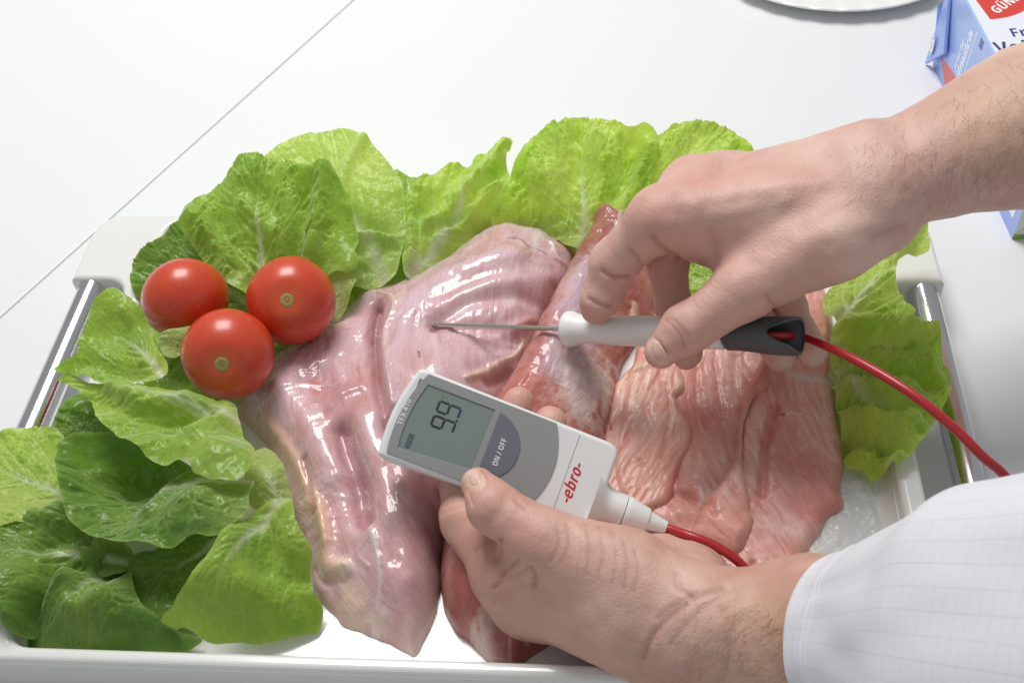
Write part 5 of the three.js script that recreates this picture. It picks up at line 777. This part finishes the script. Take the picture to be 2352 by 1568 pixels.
const lower = (() => {
  const fa = J(1860, 1466, 62, 31.5), el = J(2352, 1535, 154, 33), wr = J(1625, 1438, 60, 21), wu = J(1575, 1492, 44, 21.5);
  const iM = J(1172, 1322, 46, 14.5), mM = J(1215, 1375, 33, 14);
  const tC = J(1440, 1322, 66, 20), tM = J(1245, 1240, 76, 15.2);
  return limb({
    cell: 0.00105, clipX: 0.2, axis: [at(1250, 1350, 0.05), at(1860, 1468, 0.062)], skin: srgb(198, 150, 134), skin2: srgb(214, 174, 158), pinkCol: srgb(206, 144, 132), pink: (x) => 0.4 * (1 - smooth(-0.06, 0.02, x)),
    palm: [bone(el, fa), bone(fa, wr), bone(fa, wu), bone(wr, iM), bone(wu, mM), bone(wr, tC), bone(iM, mM), bone(J(1430, 1420, 52, 19), J(1280, 1370, 46, 15)), bone(J(1490, 1335, 40, 14), J(1605, 1335, 42, 13.5)), bone(J(1440, 1290, 34, 16), J(1560, 1318, 36, 14)), bone(J(1300, 1290, 62, 15), J(1220, 1310, 54, 13)), bone(mM, J(1290, 1390, 22, 14))],
    fingers: [
      { bones: chain(tC, tM, J(1131, 1164, 82, 11.2), J(1097, 1110, 83.5, 7.8)), k: 0.010 },
      { bones: chain(iM, J(1066, 1195, 48, 11.8), J(1066, 1112, 48, 11.4), J(1135, 1015, 47, 10), J(1192, 922, 62, 8.4)), k: 0.008 },
      { bones: chain(mM, J(1135, 1235, 34, 11), J(1200, 1080, 38, 10), J(1264, 968, 57, 8.8)), k: 0.006 },
      { bones: chain(J(1430, 1262, 24, 14), J(1520, 1282, 28, 13.5), J(1615, 1322, 33, 13)), k: 0.006 },
    ],
    marks: [
      { p: [[1076, 1092], [1092, 1104], [1104, 1112]], w: 3, d: 0.2, c: NAIL, wc: 4.2, pw: 6, a: 0.9 },
      { p: [[1108, 1078], [1118, 1096], [1120, 1112], [1112, 1124]], w: 0.8, d: -0.5, c: CR, wc: 0.7, a: 0.4 },
      { p: [[1075, 1128], [1080, 1145], [1086, 1160]], w: 0.9, d: -0.5, c: NAIL, wc: 1.2, a: 0.6 },
      { p: [[1170, 1130], [1155, 1165], [1125, 1200]], w: 3, d: -0.6 },
      { p: [[1185, 1148], [1196, 1160], [1206, 1166]], w: 1.4, d: -0.6, c: CR, wc: 1, a: 0.3 },
      { p: [[1150, 1322], [1175, 1300], [1190, 1285]], w: 1.2, d: -0.6, c: CR, wc: 0.9, a: 0.35 }, { p: [[1165, 1330], [1195, 1318], [1215, 1300]], w: 0.9, d: -0.4, c: CR, wc: 0.7, a: 0.3 }, { p: [[1140, 1285], [1150, 1262], [1146, 1245]], w: 1.4, d: -0.7, c: CR, wc: 1.1, a: 0.3 },
      { p: [[1132, 1352], [1150, 1335], [1158, 1312]], w: 1.4, d: -0.9, c: CR, wc: 1, a: 0.35 },
      { p: [[1225, 1345], [1230, 1325], [1222, 1305]], w: 1.4, d: -1, c: CR, wc: 1.2, a: 0.45 },
      { p: [[1090, 1265], [1120, 1245], [1150, 1240]], w: 1.6, d: -0.9, c: CR, wc: 1.2, a: 0.35 },
      { p: [[1015, 1180], [1040, 1170], [1065, 1160]], w: 1, d: -0.3, c: CR, wc: 0.8, a: 0.25 },
      ...[[1330, 1200, 1335, 1260, 1325, 1310], [1345, 1198, 1352, 1250, 1348, 1320], [1375, 1205, 1385, 1270, 1372, 1330], [1300, 1200, 1305, 1250, 1290, 1290], [1405, 1222, 1415, 1280, 1405, 1340], [1280, 1210, 1285, 1245, 1265, 1290], [1430, 1240, 1440, 1290, 1432, 1350], [1458, 1260, 1466, 1310, 1455, 1360]].map(([a, b, c, d, e, f], i) => ({ p: [[a, b], [c, d], [e, f]], w: 0.8, d: -0.16 - 0.14 * (i % 3), c: CR, wc: 0.7, a: 0.3 })),
      { p: [[1322, 1200], [1338, 1245], [1334, 1300]], w: 2.4, d: 0.5, c: NAIL, wc: 2.5, a: 0.3 },
      { p: [[1665, 1352], [1600, 1375], [1545, 1410], [1500, 1460], [1480, 1510]], w: 1.5, d: -0.8, c: CR, wc: 1.1, a: 0.35 },
      { p: [[1690, 1352], [1640, 1380], [1590, 1420], [1540, 1480]], w: 1.1, d: -0.35, c: CR, wc: 0.9, a: 0.25 },
      { p: [[1600, 1362], [1555, 1385], [1510, 1420]], w: 1.2, d: -0.5, c: CR, wc: 1, a: 0.3 },
      { p: [[1555, 1318], [1560, 1350], [1590, 1372]], w: 1.4, d: -0.8, c: CR, wc: 1.2, a: 0.35 },
      { p: [[1600, 1290], [1580, 1310], [1550, 1315]], w: 6, d: 0, c: NAIL, wc: 12, a: 0.35 },
      { p: [[1660, 1400], [1680, 1460], [1670, 1540]], w: 1.4, d: -0.6, c: CR, wc: 1, a: 0.2 },
      { p: [[1780, 1450], [1830, 1500], [1800, 1550]], w: 10, d: 0, c: TAN, wc: 24, a: 0.6 },
    ],
  });
})();
{
  const skinBump = noiseTex(512, (u, v) => { // crossing fine creases, wrapping
    const n = (f, a, s) => { const U = u * f, W = v * f; const w = (x, y) => hash(((x % f) + f) % f, ((y % f) + f) % f, s); const X = Math.floor(U), Y = Math.floor(W), p = U - X, q = W - Y, P = p * p * (3 - 2 * p), Q = q * q * (3 - 2 * q); return a * lerp(lerp(w(X, Y), w(X + 1, Y), P), lerp(w(X, Y + 1), w(X + 1, Y + 1), P), Q); };
    return 0.55 + n(34, 0.2, 1) + n(64, 0.2, 2) + n(128, 0.12, 3) - 0.25 * Math.pow(Math.abs(Math.sin(Math.PI * (u * 26 + n(8, 1.1, 7)))), 8) ** 1 * 0.6;
  });
  const skin = phy({ vertexColors: true, roughness: 0.55, bumpMap: skinBump, bumpScale: 0.00022, sheen: 0.15, sheenRoughness: 0.5, sheenColor: new THREE.Color(1, 0.85, 0.8), clearcoat: 0.06, clearcoatRoughness: 0.5 });
  const person = thing('person', 'person reaching in from the right with two bare hands and one white checked sleeve', 'person', V(0.3, 0, -0.35));
  const b = person.position;
  part('body', centre(mergeGeometries([upper.g, lower.g]), b), skin, person);
  // thumb nails
  const nailMat = phy({ color: col(222, 182, 164), roughness: 0.35, clearcoat: 0.5, clearcoatRoughness: 0.2, side: THREE.DoubleSide });
  const nail = (L, q) => {
    const n = 14, ps = [], ix = [], e = 5e-4;
    for (let i = 0; i <= n; i++) for (let j = 0; j <= n; j++) {
      let u = i / n * 2 - 1, v = j / n * 2 - 1; [u, v] = [u * Math.sqrt(1 - v * v * 0.35), v * Math.sqrt(1 - u * u * 0.35)]; const a = (u + 1) / 2, b2 = (v + 1) / 2;
      const x = lerp(lerp(q[0][0], q[1][0], a), lerp(q[3][0], q[2][0], a), b2), y = lerp(lerp(q[0][1], q[1][1], a), lerp(q[3][1], q[2][1], a), b2);
      const p = L.hit(x, y) ?? V(0, 0, 0), nr = V(L.field(p.x + e, p.y, p.z) - L.field(p.x - e, p.y, p.z), L.field(p.x, p.y + e, p.z) - L.field(p.x, p.y - e, p.z), L.field(p.x, p.y, p.z + e) - L.field(p.x, p.y, p.z - e)).normalize();
      const edge = Math.max(Math.abs(i / n * 2 - 1), Math.abs(j / n * 2 - 1)); p.addScaledVector(nr, 0.0008 - 0.0009 * edge ** 6).sub(b); ps.push(p.x, p.y, p.z);
    }
    for (let i = 0; i < n; i++) for (let j = 0; j < n; j++) { const k = i * (n + 1) + j; ix.push(k, k + 1, k + n + 2, k, k + n + 2, k + n + 1); }
    const g = new THREE.BufferGeometry(); g.setAttribute('position', new THREE.Float32BufferAttribute(ps, 3)); g.setIndex(ix); g.computeVertexNormals();
    part('thumb_nail', g, nailMat, person);
  };
  nail(upper, [[1494, 779], [1512, 780], [1543, 832], [1504, 826]]); nail(lower, [[1074, 1091], [1104, 1083], [1110, 1113], [1081, 1119]]);
  // forearm hair
  const rnd = rng(11), hairs = [], tube = (q, r) => { const c = new THREE.CatmullRomCurve3(q); return new THREE.TubeGeometry(c, 5, r, 3, false); };
  for (const [L, spots, n] of [[upper, [[1950, 320, 2352, 470, 1], [2050, 240, 2380, 440, 1.4], [2180, 140, 2400, 420, 1.4]], 300], [lower, [[1540, 1370, 1860, 1568, 1], [1690, 1400, 1880, 1600, 1]], 260]]) for (let i = 0; i < n; i++) {
    const s = spots[i % spots.length], p = L.hit(lerp(s[0], s[2], rnd()), lerp(s[1], s[3], rnd())); if (!p) continue;
    const e = 5e-4, nrm = V(L.field(p.x + e, p.y, p.z) - L.field(p.x - e, p.y, p.z), L.field(p.x, p.y + e, p.z) - L.field(p.x, p.y - e, p.z), L.field(p.x, p.y, p.z + e) - L.field(p.x, p.y, p.z - e)).normalize();
    const along = L.ad.clone().negate().applyAxisAngle(nrm, 0.9 + (rnd() - 0.5) * 1.5).projectOnPlane(nrm).normalize(), sideways = V(0, 0, 0).crossVectors(nrm, along), len = 0.003 + rnd() * 0.008, cu = (rnd() - 0.5) * 0.6;
    const q = []; for (let k = 0; k <= 3; k++) { const t = k / 3; q.push(p.clone().addScaledVector(along, len * t).addScaledVector(sideways, len * cu * t * t).addScaledVector(nrm, -0.0004 + len * (0.32 * t - 0.16 * t * t)).sub(b)); }
    hairs.push(tube(q, 0.000042));
  }
  tag(part('arm_hair', mergeGeometries(hairs), std({ color: new THREE.Color(0.27, 0.17, 0.11), roughness: 0.6 }), person), null, null, null, 'stuff');
  // sleeve
  const weave = canvasTex(1024, 1024, (g, w) => {
    g.fillStyle = '#eeeef3'; g.fillRect(0, 0, w, w);
    g.strokeStyle = 'rgba(150,150,165,0.35)'; g.lineWidth = 2; for (let i = -w; i < w; i += 8) { g.beginPath(); g.moveTo(i, 0); g.lineTo(i + w, w); g.stroke(); }
    const r = rng(5);
    for (let k = 0; k < 8; k++) { const y = (k + 0.5) * w / 8; for (let x = 0; x < w; x += 7) { g.fillStyle = `rgba(140,142,158,${0.15 + 0.4 * r()})`; g.fillRect(x, y + (r() - 0.5) * 2, 6, k % 2 ? 3 : 4); } }
    for (let k = 0; k < 10; k++) { const x = (k + 0.5) * w / 10; for (let y = 0; y < w; y += 9) { g.fillStyle = `rgba(140,142,156,${0.15 + 0.3 * r()})`; g.fillRect(x + (r() - 0.5) * 2, y, 4, 6); } }
  });
  weave.wrapS = weave.wrapT = THREE.RepeatWrapping;
  const s1 = at(2352, 1535, 0.154), s0 = at(1860, 1466, 0.062).lerp(s1, 0.25), path = [0, 0.25, 0.5, 0.75, 1, 1.5, 2.2, 3].map((t) => ({ p: s0.clone().lerp(s1, t), r: 0.0375 + 0.0275 * Math.min(t, 1) ** 1.25 + 0.006 * Math.max(0, t - 1) }));
  const line = new THREE.CatmullRomCurve3(path.map((q) => q.p)), rline = new THREE.CatmullRomCurve3(path.map((q, i) => V(i, q.r, 0))), NU = 240, NV = 200, ps = [], uv = [], ix = []; let run = 0, prev = null;
  for (const layer of [0, 1]) { run = 0; prev = null; for (let i = 0; i <= NU; i++) {
    const t = i / NU, p = line.getPoint(t), d = line.getTangent(t), k = t * (path.length - 1), r0 = rline.getPoint(t).y; if (prev) run += p.distanceTo(prev); prev = p;
    const up = V(0, 1, 0).projectOnPlane(d).normalize(), sd = V(0, 0, 0).crossVectors(d, up);
    for (let j = 0; j <= NV; j++) {
      const an = j / NV * 2 * Math.PI, c = Math.cos(an), s = Math.sin(an);
      let r = r0 * (1 + 0.02 * Math.cos(an * 2)) - layer * 0.0012;
      r += smooth(0, 0.012, run) * (0.0024 * noise(c * 2.2 + 5, s * 2.2, run * 20) + 0.0011 * noise(c * 5, s * 5, run * 34)) + 0.0008 * noise(c * 3, s * 3, run * 9 + 3);
      r += 0.0007 * Math.exp(-(((run - 0.0015) / 0.0018) ** 2)) - 0.0006 * Math.exp(-(((run - 0.016) / 0.0012) ** 2)) + 0.0005 * Math.exp(-(((run - 0.019) / 0.0012) ** 2));
      const q = p.clone().addScaledVector(up, c * r).addScaledVector(sd, s * r).addScaledVector(d, 0.004 * Math.cos(an - 0.8)); ps.push(q.x - b.x, q.y - b.y, q.z - b.z); uv.push(run / 0.05, an * 0.055 / 0.05);
    }
  } }
  const W = NV + 1, off = (NU + 1) * W;
  for (let i = 0; i < NU; i++) for (let j = 0; j < NV; j++) { const q = i * W + j; ix.push(q, q + 1, q + W, q + 1, q + W + 1, q + W, off + q, off + q + W, off + q + 1, off + q + 1, off + q + W, off + q + W + 1); }
  for (let j = 0; j < NV; j++) ix.push(j, off + j, j + 1, j + 1, off + j, off + j + 1);
  const sg = new THREE.BufferGeometry(); sg.setAttribute('position', new THREE.Float32BufferAttribute(ps, 3)); sg.setAttribute('uv', new THREE.Float32BufferAttribute(uv, 2)); sg.setIndex(ix); sg.computeVertexNormals();
  part('sleeve', sg, phy({ map: weave, roughness: 0.9, sheen: 0.3, sheenRoughness: 0.6, sheenColor: new THREE.Color(1, 1, 1), side: THREE.DoubleSide }), person, 'white sleeve with a thin grey check');
}
scene.traverse((o) => { if (o.isMesh) o.castShadow = o.receiveShadow = true; });
renderer.render(scene, camera);
